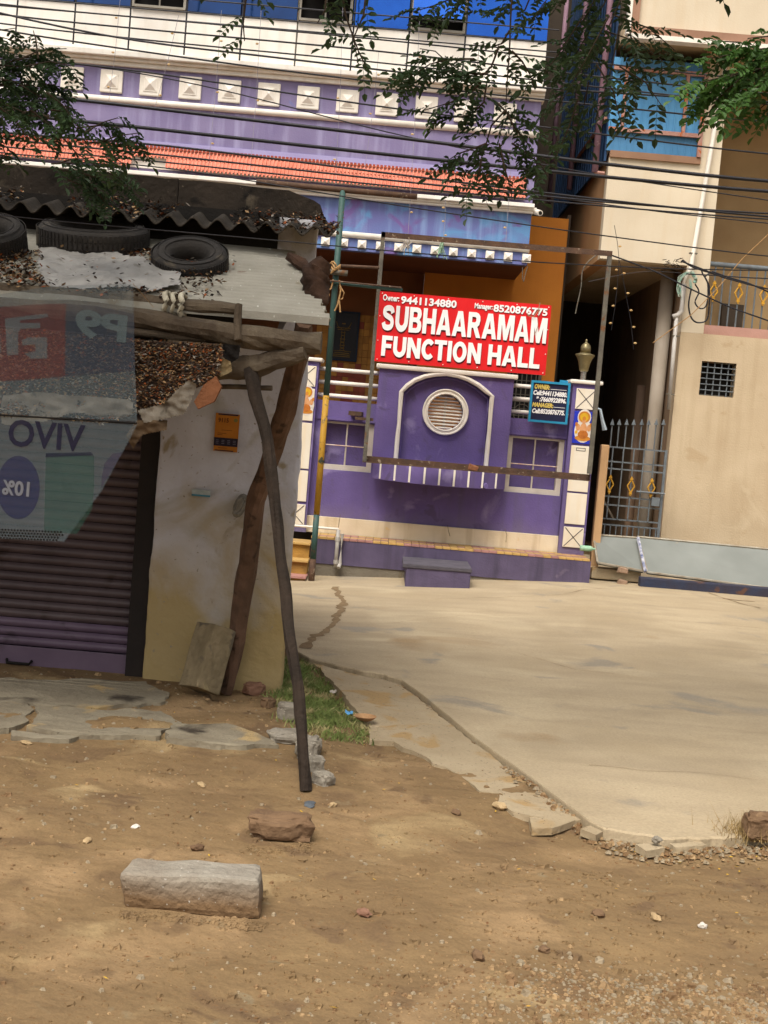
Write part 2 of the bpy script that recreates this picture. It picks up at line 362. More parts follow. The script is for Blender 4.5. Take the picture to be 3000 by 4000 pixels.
for (pts, w) in (([(1420, 2690), (1560, 2740), (1700, 2760), (1830, 2778)], .004), ([(1700, 2470), (1820, 2480), (1960, 2500)], .004), ([(2050, 2560), (2250, 2620), (2420, 2640)], .003), ([(2300, 2990), (2500, 3010), (2700, 3020), (2990, 3050)], .004), ([(1290, 2420), (1500, 2430), (1800, 2410), (2200, 2420), (2990, 2480)], .003)): seam(pts, w)
tag(obj('joint_soil', sm, M_seam, norm=False), 'dark soil settled in the cracks of the concrete forecourt', 'soil', kind='stuff')

# scattered gravel, one mass
def low_stone(mb, c, r, sq):
    a = random.random() * 6.3; vs_ = []; n = 5
    for k in range(n):
        t = a + 2 * math.pi * k / n; q = r * random.uniform(.75, 1.2); vs_.append((c[0] + math.cos(t) * q, c[1] + math.sin(t) * q, c[2] - r * .2))
    for k in range(n):
        t = a + .3 + 2 * math.pi * k / n; q = r * random.uniform(.45, .8); vs_.append((c[0] + math.cos(t) * q, c[1] + math.sin(t) * q, c[2] + r * sq * random.uniform(.7, 1.1)))
    mb.add(vs_, [(k, (k + 1) % n, n + (k + 1) % n, n + k) for k in range(n)] + [tuple(range(n, 2 * n))])
gv = [MB() for _ in range(3)]
def on_dirt(x, y):
    return y < edge_y(x) - .03
for i in range(12000):
    if random.random() < .68: x = random.gauss(1.4, .6); y = random.uniform(4.3, 5.5) + random.gauss(0, .15)
    else: x = random.uniform(-3.2, 3); y = random.uniform(4.2, 11)
    if not on_dirt(x, y): continue
    r = random.choice([.004, .006, .008, .008, .012]) * random.uniform(.7, 1.4)
    if random.random() < .01: r = random.uniform(.02, .032)
    low_stone(random.choice(gv), (x, y, dirt_h(x, y)), r, random.uniform(.4, .8))
for i in range(1400):                                               # rubble crumbs along the broken pavement edge
    x = random.uniform(-.3, 2.9); y = edge_y(x) - abs(random.gauss(0, .13)) - .02
    r = random.choice([.006, .009, .012, .018]) * random.uniform(.6, 1.3); low_stone(random.choice(gv), (x, y, dirt_h(x, y) + .012), r, .6)
M_gr = [mat('gravel_tan', '#a48862', '#8b7150', sc=9, bump=.4), mat('gravel_brown', '#866a4a', '#6f5539', sc=9, bump=.4), mat('gravel_grey', '#9c8d74', '#857760', sc=9, bump=.4)]
for g_, m_, l_ in zip(gv, M_gr, ('tan', 'brown', 'grey')):
    tag(obj('gravel', g_, m_, norm=False), l_ + ' gravel crumbs scattered over the earth verge', 'gravel', kind='stuff')
cl_ = MB()
for i in range(2600):
    if random.random() < .5: x = random.gauss(.8, 1.1); y = random.uniform(4.3, 7)
    else: x = random.uniform(-3.2, 3); y = random.uniform(4.2, 10.4)
    if not on_dirt(x, y): continue
    if noise.noise(Vector((x * 1.3, y * 1.3, 6))) < -.1 and random.random() < .7: continue
    r = abs(random.gauss(0, .012)) + .006; low_stone(cl_, (x, y, dirt_h(x, y)), r, random.uniform(.3, .6))
tag(obj('earth_clods', cl_, M_dirt, norm=False), 'crumbling earth clods lying over the verge', 'earth', kind='stuff')
# fallen leaflets on the ground
M_yl = mat('fallen_yellow_leaf', '#c9a52e', '#b88a2a', sc=20, bump=0); M_bl = mat('fallen_brown_leaf', '#7a4c24', '#5d3a1e', sc=20, bump=0)
lf = MB()
def leaflet(mb, c, L, w, yaw, tilt=.2):
    d = Vector((math.cos(yaw), math.sin(yaw), random.uniform(-tilt, tilt))); n = Vector((-d.y, d.x, random.uniform(-tilt, tilt))); c = Vector(c)
    mb.add([c, c + d * L * .5 + n * w * .5, c + d * L, c + d * L * .5 - n * w * .5], [(0, 1, 2, 3)])
for i in range(260):
    lf.cur = int(random.random() < .55)
    if random.random() < .5: x = random.uniform(-.2, 2.6); y = edge_y(x) - abs(random.gauss(0, .2))
    else: x = random.uniform(-3, 3); y = random.uniform(4.3, 10)
    if not on_dirt(x, y): continue
    leaflet(lf, (x, y, dirt_h(x, y) + .014), random.uniform(.015, .035), random.uniform(.008, .016), random.random() * 6.3)
tag(obj('fallen_leaves', lf, [M_yl, M_bl], norm=False), 'yellow and brown leaflets fallen on the earth and along the pavement rim', 'leaves', kind='stuff')

# grass patch
M_grass = mat('grass_blade', '#7a8748', '#64733c', sc=9, rough=.7, bump=0, vary=0, spots=('#a3986a', 4, .52))
GP = px_poly([(1100, 2560), (1190, 2585), (1240, 2625), (1300, 2690), (1350, 2740), (1400, 2790), (1455, 2868), (1400, 2872), (1330, 2885), (1230, 2878), (1150, 2800), (1095, 2760)])
def inside(x, y, P):
    c = False; j = len(P) - 1
    for i in range(len(P)):
        if (P[i][1] > y) != (P[j][1] > y) and x < (P[j][0] - P[i][0]) * (y - P[i][1]) / (P[j][1] - P[i][1]) + P[i][0]: c = not c
        j = i
    return c
gb = MB(); gx = [p[0] for p in GP]; gy = [p[1] for p in GP]; n_ = 0
while n_ < 6500:
    x = random.uniform(min(gx) - .05, max(gx) + .05); y = random.uniform(min(gy) - .1, max(gy))
    if not inside(x + random.gauss(0, .06), y + random.gauss(0, .22), GP): continue
    if noise.noise(Vector((x * 5, y * 3, 0))) < -.28 and random.random() < .8: n_ += .3; continue
    n_ += 1; z = dirt_h(x, y); h = random.uniform(.02, .065); a = random.random() * 6.3; w = .0035; lean = Vector((random.gauss(0, .018), random.gauss(0, .018), 0))
    dx, dy = math.cos(a) * w, math.sin(a) * w
    gb.add([(x - dx, y - dy, z), (x + dx, y + dy, z), (x + dx * .6 + lean.x * .5, y + dy * .6 + lean.y * .5, z + h * .6), (x + lean.x * 1.4, y + lean.y * 1.4, z + h)], [(0, 1, 2), (0, 2, 3)])
tag(obj('grass', gb, M_grass, norm=False), 'green grass patch between the shop corner and the concrete', 'grass', kind='stuff')

# ================================================================== FUNCTION HALL
YB = 21.2                                                            # front of balcony and upper floors
hall = empty('function_hall', (-2, 23, 0), 'purple and white function hall with blue glass upper floor and orange tile strip', 'building')
XR = at(2090, 700, YB).x; XL = -9.0
def zz(px, py, Y=YB): return at(px, py, Y).z
def hb(name, z0, z1, y0, y1, m, x0=XL, x1=XR, **k): return obj(name, MB().box(x0, x1, y0, y1, z0, z1), m, hall, **k)
z_b0, z_band1 = 4.80, 4.99
z_c0, z_c1 = zz(1357, 774), zz(1357, 740)
z_t0, z_t1 = zz(650, 660), zz(650, 575)
z_sq0, z_sq1 = zz(388, 355), zz(388, 263)
z_u0, z_u1 = zz(300, 240), zz(300, 198)
z_gl = zz(300, -8)
hb('balcony_band', z_b0, z_band1 + .02, YB + .02, YB + .2, M_bluep)
obj('balcony_bead', MB().tube([(XL, YB + .01, 5.035), (XR + .01, YB + .01, 5.035)], .048, 10), M_bead, hall, smooth=True)
hb('balcony_wall', z_band1 + .02, z_c0, YB + .05, YB + .2, M_bluep)
cm = MB()
for (a, b_, d) in ((0, .3, .03), (.3, .55, .07), (.55, 1, .13)):
    cm.box(XL, XR + .02, YB - d, YB + .2, z_c0 + (z_c1 - z_c0) * a, z_c0 + (z_c1 - z_c0) * b_)
obj('lower_cornice', cm, M_white, hall, bev=.008)
hb('lavender_wall', z_t0 - .15, z_u0, YB + .1, YB + .3, M_lav)
hb('pale_stripe', z_t1 + .005, z_t1 + .09, YB + .085, YB + .1, mat('pale_lavender', '#a5a0c8', '#9891bd', sc=3))
obj('upper_bead', MB().tube([(XL, YB + .09, zz(300, 372)), (XR + .01, YB + .09, zz(300, 372))], .05, 10), M_bead, hall, smooth=True)
cm = MB(); H = z_u1 - z_u0
for (a, b_, d) in ((0, .42, .06), (.42, .7, .12), (.7, 1.25, .2)):
    cm.box(XL, XR + .04, YB + .1 - d, YB + .3, z_u0 + H * a, z_u0 + H * b_)
obj('upper_cornice', cm, M_white, hall, bev=.01)
hb('white_band', z_u0 + H * 1.25, z_gl - .05, YB + .06, YB + .3, M_white)
# slanted end piece of the balcony side
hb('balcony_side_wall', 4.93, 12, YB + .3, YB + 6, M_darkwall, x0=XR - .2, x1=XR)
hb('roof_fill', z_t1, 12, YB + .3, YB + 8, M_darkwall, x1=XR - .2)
hb('soffit', z_b0 - .0, z_b0 + .12, YB + .2, YB + 2.6, mat('brown_soffit', '#6a3a20', '#5a3019', sc=2, bump=.1))
# glass floor above: every pane is a part
M_glass = mat('blue_glass_pane', '#2263c8', '#1750ab', sc=1.5, rough=.08, bump=.25, bsc=2.5, metal=.75, spec=.8)
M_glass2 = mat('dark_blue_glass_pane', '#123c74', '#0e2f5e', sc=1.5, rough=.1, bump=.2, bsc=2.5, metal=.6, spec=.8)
M_alu = mat('aluminium_frame', '#9a9488', '#857e72', sc=5, rough=.4, bump=.05, metal=.4)
x = XL; gi = 0
xg = [at(510, 0, YB).x - .88 * 7 + .88 * i for i in range(40)]
xo = [at(510, 20, YB).x, at(728, 20, YB).x, at(1162, 60, YB).x, at(1378, 60, YB).x]
cuts = sorted([XL, at(290, 0, YB).x, *xo, at(945, 0, YB).x, at(1600, 60, YB).x, at(1825, 60, YB).x, XR, -7.2, -8.1, -6.3])
for i in range(len(cuts) - 1):
    a, b_ = cuts[i] + .01, cuts[i + 1] - .01; mid = (a + b_) / 2
    op = xo[0] < mid < xo[1] or xo[2] < mid < xo[3] or at(1600, 0, YB).x < mid < at(1825, 0, YB).x
    z0 = z_gl - .05 + .004
    if op:                                                           # open window: dark gap under a tilted sash
        fr = MB()
        fr.box(a, a + .04, YB + .02, YB + .1, z0, 12).box(b_ - .04, b_, YB + .02, YB + .1, z0, 12).box(a, b_, YB, YB + .1, z0, z0 + .035).box(mid - .012, mid + .012, YB + .08, YB + .1, z0, 9.2)
        w = obj('window', fr, M_alu, hall)
        gap = .16 if mid > 0 else .42
        q = MB(); q.add([(a + .04, YB - .18, z0 + gap), (b_ - .04, YB - .18, z0 + gap), (b_ - .04, YB + .08, z0 + 1.7), (a + .04, YB + .08, z0 + 1.7), (a + .04, YB - .16, z0 + gap), (b_ - .04, YB - .16, z0 + gap), (b_ - .04, YB + .1, z0 + 1.7), (a + .04, YB + .1, z0 + 1.7)],
                [(0, 1, 2, 3), (7, 6, 5, 4), (0, 4, 5, 1), (1, 5, 6, 2), (2, 6, 7, 3), (3, 7, 4, 0)])
        obj('sash', q, M_glass, hall)
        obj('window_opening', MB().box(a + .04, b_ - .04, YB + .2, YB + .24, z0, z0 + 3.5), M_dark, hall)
    else:
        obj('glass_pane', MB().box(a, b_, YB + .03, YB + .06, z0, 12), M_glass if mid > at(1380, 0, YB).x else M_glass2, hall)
# square bosses
pitch = .6085; X0 = at(388, 309, YB).x
bm_ = MB(); bm_.rbox(((0), 0, 0), (.345, .05, z_sq1 - z_sq0 - .01), cham=.015)
bm_.box(-.105, .105, -.035, -.02, -.11, .11); bm_.pyramid(-.09, .09, -.095, .095, -.035, .05)
me_boss = mesh_of(bm_, M_bead, name='boss')
for k in range(-7, 11):
    cx = X0 + .172 + pitch * k
    if cx < XR - .15: inst('square_boss', me_boss, hall, (cx, YB + .08, (z_sq0 + z_sq1) / 2))
bm_ = MB(); bm_.rbox((0, 0, 0), (.135, .03, .135), cham=.008); bm_.pyramid(-.055, .055, -.055, .055, -.015, .04)
me_boss2 = mesh_of(bm_, M_bead, name='small_boss')
x12 = at(2057, 1003, YB).x
for k in range(14): inst('small_boss', me_boss2, hall, (x12 - .2835 * k, YB + .005, 4.90))
# roof tile strip: each tile a part
M_tile = mat('terracotta_roof_tile', '#d98a74', '#cc7b64', sc=5, bump=.2, vary=.07, drip=('#e59a86', .4))
M_tiler = mat('terracotta_edge', '#a8503c', '#944434', sc=5, bump=.2)
def tile_mesh(w, z0, z1, y0, y1):
    t = MB(); n = 6
    prof = [(-w / 2 + w * i / n, .022 * math.cos(math.pi * 2 * i / n) * .5) for i in range(n + 1)]
    top = [(px, y1 - pz, z1 - .0) for px, pz in prof]; bot = [(px, y0 - pz, z0 + (.012 if abs(px) > w * .3 else -.012)) for px, pz in prof]
    bot2 = [(px, y0 - pz + .018, z - .002) for (px, pz), (_, _, z) in zip(prof, bot)]
    m_ = n + 1; t.add(top + bot + bot2, [(i, i + 1, m_ + i + 1, m_ + i) for i in range(n)]); t.cur = 1
    t.f += [(m_ + i, m_ + i + 1, 2 * m_ + i + 1, 2 * m_ + i) for i in range(n)]; t.mi += [1] * n
    return mesh_of(t, [M_tile, M_tiler], name='roof_tile')
zm = z_t0 + (z_t1 - z_t0) * .5; tw = .0585
t_lo = tile_mesh(tw, z_t0 - zm, .02, -.10, 0); t_up = tile_mesh(tw, zm - zm, z_t1 - zm, -.02, .075)
xt0 = at(0, 560, YB).x - .3; nt_ = int((XR - .12 - xt0) / tw)
strip_l = MB()
cnt = 0
for i in range(nt_):
    xc = XR - .12 - tw * (i + .5)
    if i < 148:
        if not (at(510, 640, YB).x < xc < at(655, 655, YB).x): inst('roof_tile', t_lo, hall, (xc, YB + .0, zm))
        inst('roof_tile', t_up, hall, (xc, YB + .0, zm))
ts = MB().box(XL, XR - .12, YB + .06, YB + .1, z_t0, z_t1)
obj('tile_backing', ts, M_bead, hall)
tt = MB()
for i in range(nt_): 
    xc = XR - .12 - tw * (i + .5); tt.box(xc - .02, xc + .02, YB + .03, YB + .075, z_t1 - .03, z_t1 + .012)
o = obj('tile_top_nibs', tt, M_tiler, hall); o['kind'] = 'stuff'
# porch behind the wall
YP = 23.4
hb('orange_wall', -.2, 5.9, YP, YP + .2, M_orange, x0=at(1640, 1300, YP).x, x1=at(2222, 860, YP).x)
hb('porch_wall', -.2, 4.8, YP + .25, YP + .4, M_brownin, x1=at(1640, 1300, YP).x)
hb('porch_floor', 0, .5, 20.4, YP, M_darkwall, x1=2.5)
M_br = mat('ochre_wall_tile', '#a87636', '#93662f', sc=9, bump=.15, vary=.16); M_brr = mat('maroon_wall_tile', '#8a4434', '#783a2c', sc=9, bump=.15, vary=.14)
tb = mesh_of(MB().rbox((0, 0, 0), (.098, .02, .117), cham=.004), M_br, name='wall_tile'); tbr = mesh_of(MB().rbox((0, 0, 0), (.098, .02, .117), cham=.004), M_brr, name='wall_tile')
nbr = 0; XT0 = at(1225, 1400, YP).x; red = {(4, 3), (5, 3), (6, 3), (7, 3), (3, 4), (4, 4), (6, 4), (7, 4), (8, 4), (3, 6), (5, 6), (6, 6), (7, 6), (8, 6), (5, 7), (6, 7), (3, 5), (8, 5), (6, 9), (4, 2), (8, 3), (7, 2)}
for r in range(18):
    for c_ in range(16):
        cx = XT0 + .05 + c_ * .102; cz = 3.95 - r * .121
        if cx > at(1640, 1300, YP).x - .05: continue
        inst('wall_tile', tbr if (c_, r - 5) in red or (c_ % 9, (r + 3) % 9) in {(6, 3), (7, 4)} else tb, hall, (cx, YP + .235, cz)); nbr += 1
# window grille on the orange wall behind the notice board
wg = MB(); gx0, gx1, gz0, gz1 = at(1990, 1500, YP).x, at(2100, 1500, YP).x, 2.2, 3.35
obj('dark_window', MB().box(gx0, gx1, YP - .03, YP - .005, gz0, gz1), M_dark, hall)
f = obj('window_frame', MB().plate([(gx0 - .05, gz0), (gx1 + .05, gz0), (gx1 + .05, gz1 + .05), (gx0 - .05, gz1 + .05)], [[(gx0, gz0 + .04), (gx1, gz0 + .04), (gx1, gz1), (gx0, gz1)]], YP - .06, YP), M_iron, hall)
for i in range(6): obj('grille_bar', MB().box(gx0 + (gx1 - gx0) * (i + .5) / 6 - .008, gx0 + (gx1 - gx0) * (i + .5) / 6 + .008, YP - .055, YP - .04, gz0, gz1), M_iron, hall)
for i in range(9): obj('grille_bar', MB().box(gx0, gx1, YP - .05, YP - .035, gz0 + .12 * i + .06, gz0 + .12 * i + .072), M_iron, hall)
rg = MB()
for cz in (2.55,):
    pts = [(gx0 + .25 + .15 * math.cos(t), YP - .062, cz + .15 * math.sin(t)) for t in np.linspace(0, 2 * math.pi, 18)]; rg.tube(pts, .008, 5)
obj('grille_ring', rg, M_iron, hall)

# framed lamp painting on the porch wall
pa, pb = at(1300, 1215, YP), at(1385, 1405, YP)
pic = empty('wall_picture', ((pa.x + pb.x) / 2, YP + .2, pb.z), 'dark framed picture of a golden oil lamp on the porch wall', 'picture')
obj('panel', MB().box(pa.x, pb.x, YP + .2, YP + .222, pb.z, pa.z), mat('picture_black', '#0f0d10', '#15121a', sc=4, rough=.4), pic)
obj('frame', MB().plate([(pa.x - .03, pb.z - .03), (pb.x + .03, pb.z - .03), (pb.x + .03, pa.z + .03), (pa.x - .03, pa.z + .03)], [[(pa.x, pb.z), (pb.x, pb.z), (pb.x, pa.z), (pa.x, pa.z)]], YP + .18, YP + .225), mat('navy_frame', '#1c2a3c', '#16212f', sc=4), pic)
cx = (pa.x + pb.x) / 2 - .02; lm = MB(); z0 = pb.z + .04
for (w, z, h) in ((.15, 0, .012), (.14, .03, .012), (.13, .06, .012), (.05, .1, .012), (.035, .14, .02), (.045, .19, .012), (.03, .24, .02), (.045, .3, .012), (.03, .36, .015), (.04, .41, .012), (.1, .46, .012), (.12, .49, .012), (.03, .56, .02)):
    lm.box(cx - w, cx + w, YP + .192, YP + .199, z0 + z, z0 + z + h)
for s_ in (-1, 1):
    lm.tube([(cx + s_ * .03, YP + .195, z0 + .1), (cx + s_ * .025, YP + .195, z0 + .45)], .006, 5)
    lm.tube([(cx + s_ * .13, YP + .195, z0 + .02), (cx + s_ * .16, YP + .195, z0 + .1), (cx + s_ * .05, YP + .195, z0 + .1)], .006, 5)
    lm.tube([(cx + s_ * .03, YP + .195, z0 + .48), (cx + s_ * .1, YP + .195, z0 + .52), (cx + s_ * .13, YP + .195, z0 + .6)], .006, 5)
obj('lamp_drawing', lm, mat('dull_gold_line', '#7a5f24', '#665020', sc=8), pic)

# security camera at the corner
c0 = at(2095, 835, YB - .05); sc_ = empty('security_camera', c0, 'small white bullet security camera at the balcony corner', 'camera')
obj('camera_body', MB().tube([c0 + Vector((-.02, .12, .05)), c0 + Vector((.05, -.1, 0))], .045, 12), M_bead, sc_, smooth=False)
obj('lens', MB().tube([c0 + Vector((.05, -.1, 0)), c0 + Vector((.052, -.106, 0))], .03, 12), M_dark, sc_)
obj('bracket', MB().box(c0.x - .12, c0.x - .0, c0.y + .0, c0.y + .1, c0.z + .04, c0.z + .09), M_bead, sc_)

# horizontal rail lattice hanging before the glass floor
YL = 20.7
lat = empty('steel_lattice', (at(700, 100, YL).x, YL, at(700, 200, YL).z), 'thin dark steel lattice standing out before the white band and glass floor', 'steel frame')
for px, y1 in ((60, 150), (285, 172), (500, 192), (718, 214), (935, 236), (1150, 258), (1368, 276), (1585, 290), (1803, 320)):
    b0 = at(px, y1, YL); obj('upright', MB().tube([b0, (b0.x, YL, 11)], .013, 6), M_iron if px in (1150,) else M_cable, lat)
for zz_ in (at(283, 12, YL).z, at(283, 47, YL).z, at(283, -40, YL).z):
    obj('rail', MB().tube([(-9, YL - .02, zz_), (2.0, YL - .02, zz_)], .011, 6), M_cable, lat)

# ================================================================== BOUNDARY WALL
YW = 19.95
bw = empty('boundary_wall', (.8, YW + .1, .5), 'purple compound wall with central arch, round window and two barred side panels', 'wall')
xa, xb = -.237, 1.72
def wp(px, py): p = at(px, py, YW); return (p.x, p.z)
def rect(x0, x1, z0, z1): return [(x0, z0), (x1, z0), (x1, z1), (x0, z1)]
# side fields with panel openings
obj('left_field', MB().plate(rect(-1.12, xa, .52, 2.45), [rect(-1.02, -.245, 1.44, 2.15)], YW, YW + .25), M_purple, bw)
obj('right_field', MB().plate(rect(xb, 2.58, .52, 2.42), [rect(1.73, 2.56, 1.33, 2.16)], YW, YW + .25), M_purple, bw)
obj('middle_field', MB().box(xa, xb, YW + .002, YW + .25, .52, 1.62), M_purple, bw)
M_pan = mat('white_panel_reveal', '#cfc6ba', '#b9afa2', sc=4, bump=.2)
for (x0, x1, z0, z1) in ((-1.02, -.245, 1.44, 2.15), (1.73, 2.56, 1.33, 2.16)):
    f = obj('panel_surround', MB().plate(rect(x0 + .001, x1 - .001, z0 + .001, z1 - .001), [rect(x0 + .07, x1 - .075, z0 + .075, z1 - .03)], YW + .04, YW + .2), M_pan, bw)
    obj('panel_back', MB().box(x0 + .0, x1, YW + .21, YW + .24, z0, z1), M_purple, bw)
    mx = x0 + (x1 - x0) * .49; mz = z0 + (z1 - z0) * .51
    obj('panel_bar', MB().tube([(mx, YW + .09, z0 + .07), (mx, YW + .09, z1 - .03)], .013, 6), M_pan, bw)
    obj('panel_bar', MB().tube([(x0 + .07, YW + .07, mz), (x1 - .07, YW + .07, mz)], .009, 6), mat('rust_streaked_bar', '#c9a08a', '#e0d2c4', sc=14), bw)
# cream base band with slabs
bs = MB()
obj('base_band', MB().box(-1.5, 2.97, YW - .06, YW - .002, .50, .745), M_cream, bw, bev=.006)
for pts in ([(1748, 2050), (1752, 2075), (1758, 2095)], [(1972, 2065), (1980, 2090), (1976, 2118)], [(2182, 2090), (2180, 2120), (2190, 2145)], [(1330, 2010), (1325, 2035), (1322, 2062)]):
    obj('plaster_crack', MB().tube([at(px, py, YW - .0615) for px, py in pts], .0035, 4), mat('crack_dark', '#6b5a44', bump=0), bw)
# arch block
Ya = YW - .2
cC = wp(1738, 1610); cC = (cC[0] + .003, cC[1] - .0)
circ = [(cC[0] + .255 * math.cos(t), cC[1] + .255 * math.sin(t)) for t in np.linspace(0, 2 * math.pi, 41)[:-1]]
arch_px = [(1545, 1790), (1556, 1660), (1568, 1530), (1590, 1507), (1620, 1486), (1660, 1470), (1700, 1462), (1745, 1460), (1790, 1468), (1830, 1482), (1870, 1505), (1898, 1528), (1922, 1548), (1912, 1690), (1903, 1815)]
arch = [(at(px, py, Ya).x, at(px, py, Ya).z) for px, py in arch_px]
xl_, xr_ = arch[2][0], arch[-3][0]
arch = [(xl_, 1.69)] + [(xl_, 2.0)] + arch[2:-2] + [(xr_, 2.0), (xr_, 1.69)]
obj('arch_block', MB().plate(rect(xa, xb, 1.635, 2.97), [arch[::-1]], Ya, Ya + .1), M_purple, bw)
obj('arch_niche', MB().plate(rect(xa + .001, xb - .001, 1.635, 2.969), [circ], Ya + .101, YW + .24), M_purple, bw)
obj('arch_moulding', MB().tube([(x_, Ya - .01, z_) for x_, z_ in arch], .034, 8, flat=1), M_bead, bw, smooth=False)
obj('arch_inner_moulding', MB().tube([(cC[0] + (x_ - cC[0]) * .93, Ya + .05, 1.66 + (z_ - 1.66) * .955) for x_, z_ in arch], .016, 6), M_purple, bw)
ringp = lambda r, y: [(cC[0] + r * math.cos(t), y, cC[1] + r * math.sin(t)) for t in np.linspace(0, 2 * math.pi, 41)]
obj('round_window_ring', MB().plate([(a, b_) for a, _, b_ in ringp(.325, 0)[:-1]], [circ], Ya + .06, Ya + .1), M_bead, bw)
obj('round_window_bead', MB().tube(ringp(.322, Ya + .06), .016, 6).tube(ringp(.27, Ya + .06), .014, 6), M_bead, bw)
for i in range(10):
    z = cC[1] + .225 - i * .05; hw = math.sqrt(max(0, .255 ** 2 - (z - cC[1]) ** 2))
    obj('louvre_slat', MB().rbox((cC[0], YW - .03, z), (2 * hw - .01, .05, .014), rot=(.5, 0, 0)), M_bead, bw)
obj('louvre_upright', MB().box(cC[0] - .02, cC[0] + .015, YW + .03, YW + .05, cC[1] - .25, cC[1] + .25), M_pan, bw)
obj('arch_cap', MB().rbox(((xa + xb) / 2, YW - .04, 3.005), (xb - xa + .1, .42, .065), cham=.02), M_bead, bw)
# curved shelf
sx0, sx1 = xa + .02, xb + .0; sh = []; n = 26
for i in range(n + 1):
    t = i / n; sh.append((sx0 + (sx1 - sx0) * t, Ya - 0.78 * math.sin(math.pi * t) ** .8))
shelf = obj('curved_shelf', MB().slab(sh + [(sx1, Ya), (sx0, Ya)], 1.65, .275), M_purple, bw)
for i in range(9):
    t = (i + .55) / 9.3; x_ = sx0 + (sx1 - sx0) * t; y_ = Ya - 0.78 * math.sin(math.pi * t) ** .8
    obj('shelf_stripe', MB().box(x_ - .014, x_ + .014, y_ - .012, y_ + .03, 1.385, 1.635), M_bead, bw)
pp = at(1897, 1895, Ya - .5); obj('drain_spout', MB().tube([pp + Vector((0, .15, 0)), pp + Vector((0, -.1, -.01))], .035, 10), M_purple, bw)
obj('ledge_backing', MB().box(xa, xb, Ya + .001, YW + .001, 1.62, 1.6345), M_purple, bw)
# rails
for z in (2.905, 2.715, 2.525):
    obj('rail', MB().tube([(-1.12, YW + .1, z), (xa + .0, YW + .1, z)], .031, 10), M_bead, bw, smooth=True)
    obj('rail', MB().tube([(xb, YW + .1, z - .01), (2.62, YW + .1, z - .01)], .031, 10), M_bead, bw, smooth=True)
obj('coping_shadow_lip', MB().box(-1.12, xa, YW - .02, YW + .0, 2.17, 2.2).box(xb, 2.58, YW - .02, YW, 2.18, 2.21), M_purple, bw)

# pillars
M_x = mat('tile_line_ink', '#3b3640', '#2f2b34', sc=5, bump=0)
def pillar(x0, x1, label, deity):
    p = empty('gate_pillar', ((x0 + x1) / 2, YW, .5), label, 'pillar')
    obj('shaft', MB().box(x0, x1, YW - .14, YW + .26, .50, 2.99), M_purple, p)
    obj('cap', MB().rbox(((x0 + x1) / 2, YW + .06, 3.02), (x1 - x0 + .1, .5, .055), cham=.02), M_bead, p)
    f = YW - .14
    a, b_ = x0 + .055, x1 - .03
    for (z0, z1) in ((2.62, 2.93), (2.12, 2.60), (1.42, 2.10), (.94, 1.405), (.60, .91)):
        t = obj('face_tile', MB().rbox(((a + b_) / 2, f - .012, (z0 + z1) / 2), (b_ - a, .024, z1 - z0 - .012), cham=.006), M_tilew if not (deity and z0 == 2.12) else mat('blue_picture_tile', '#2b3cc4', '#2433b0', sc=5, rough=.3), p)
        if z1 - z0 < .33:
            l = MB(); fy = f - .0262; w = .005
            for (p0, p1) in (((a + .02, z0 + .02), (b_ - .02, z1 - .02)), ((a + .02, z1 - .02), (b_ - .02, z0 + .02))):
                l.tube([(p0[0], fy, p0[1]), (p1[0], fy, p1[1])], w, 4)
            obj('crossed_lines', l, M_x, p)
    return p, a, b_, f
PR, a, b_, f = pillar(2.585, 2.965, 'right purple pillar with white tiles, a blue seated figure tile and brass lamp on top', True)
PLp, a2, b2, f2 = pillar(-1.52, -1.12, 'left purple pillar with white tiles partly hidden behind the shop timber', False)
# seated figure printed on tile, flat print built from thin shapes
def figure(parent, cx, cz, s, f, pale):
    gold = mat('print_gold', '#cf8a35', '#bd7828', sc=14, bump=0); red_ = mat('print_red', '#b8402c', '#a5371f', sc=14, bump=0); wht = mat('print_white', '#e5ddd2', '#d8cfc4', sc=9, bump=0); skin = mat('print_peach', '#d9a070', '#c98d5d', sc=14, bump=0)
    yell = mat('print_yellow', '#e0b52a', '#d0a020', sc=14, bump=0)
    def disc(name, x, z, rx, rz, m, d, n=18): obj(name, MB().plate([(cx + s * (x + rx * math.cos(t)), cz + s * (z + rz * math.sin(t))) for t in np.linspace(0, 2 * math.pi, n + 1)[:-1]], [], f - d - .001, f - d), m, parent)
    disc('print_outline', 0, .15, .098, .12, wht, .001); disc('print_outline', 0, -.05, .13, .17, wht, .0012)
    disc('print_halo', 0, .155, .085, .085, gold, .003); disc('print_halo', 0, .155, .06, .06, yell, .0045)
    disc('print_legs', 0, -.155, .115, .04, gold, .003); disc('print_body', 0, -.04, .055, .11, skin, .0035); disc('print_garment', 0, -.1, .075, .06, mat('print_ochre', '#c2732c', '#a85f22', sc=30, bump=0), .005)
    for sx in (-1, 1):
        disc('print_arm', sx * .08, .0, .03, .05, skin, .004); disc('print_hand', sx * .105, .045, .02, .03, gold, .0055); disc('print_hand', sx * .1, -.07, .02, .025, yell if sx < 0 else wht, .0055)
    disc('print_head', 0, .09, .028, .034, skin, .006); disc('print_crown', 0, .135, .026, .03, gold, .0065)
figure(PR, (a + b_) / 2, 2.36, 1.0, f - .024, True)
figure(PLp, (a2 + b2) / 2 + .05, 2.4, .9, f2 - .024, False)
fr = MB(); fr.plate(rect((a + b_) / 2 - .075, (a + b_) / 2 + .06, 2.02, 2.065), [rect((a + b_) / 2 - .068, (a + b_) / 2 + .053, 2.027, 2.058)], f - .028, f - .0245)
obj('name_plate', fr, M_x, PR)
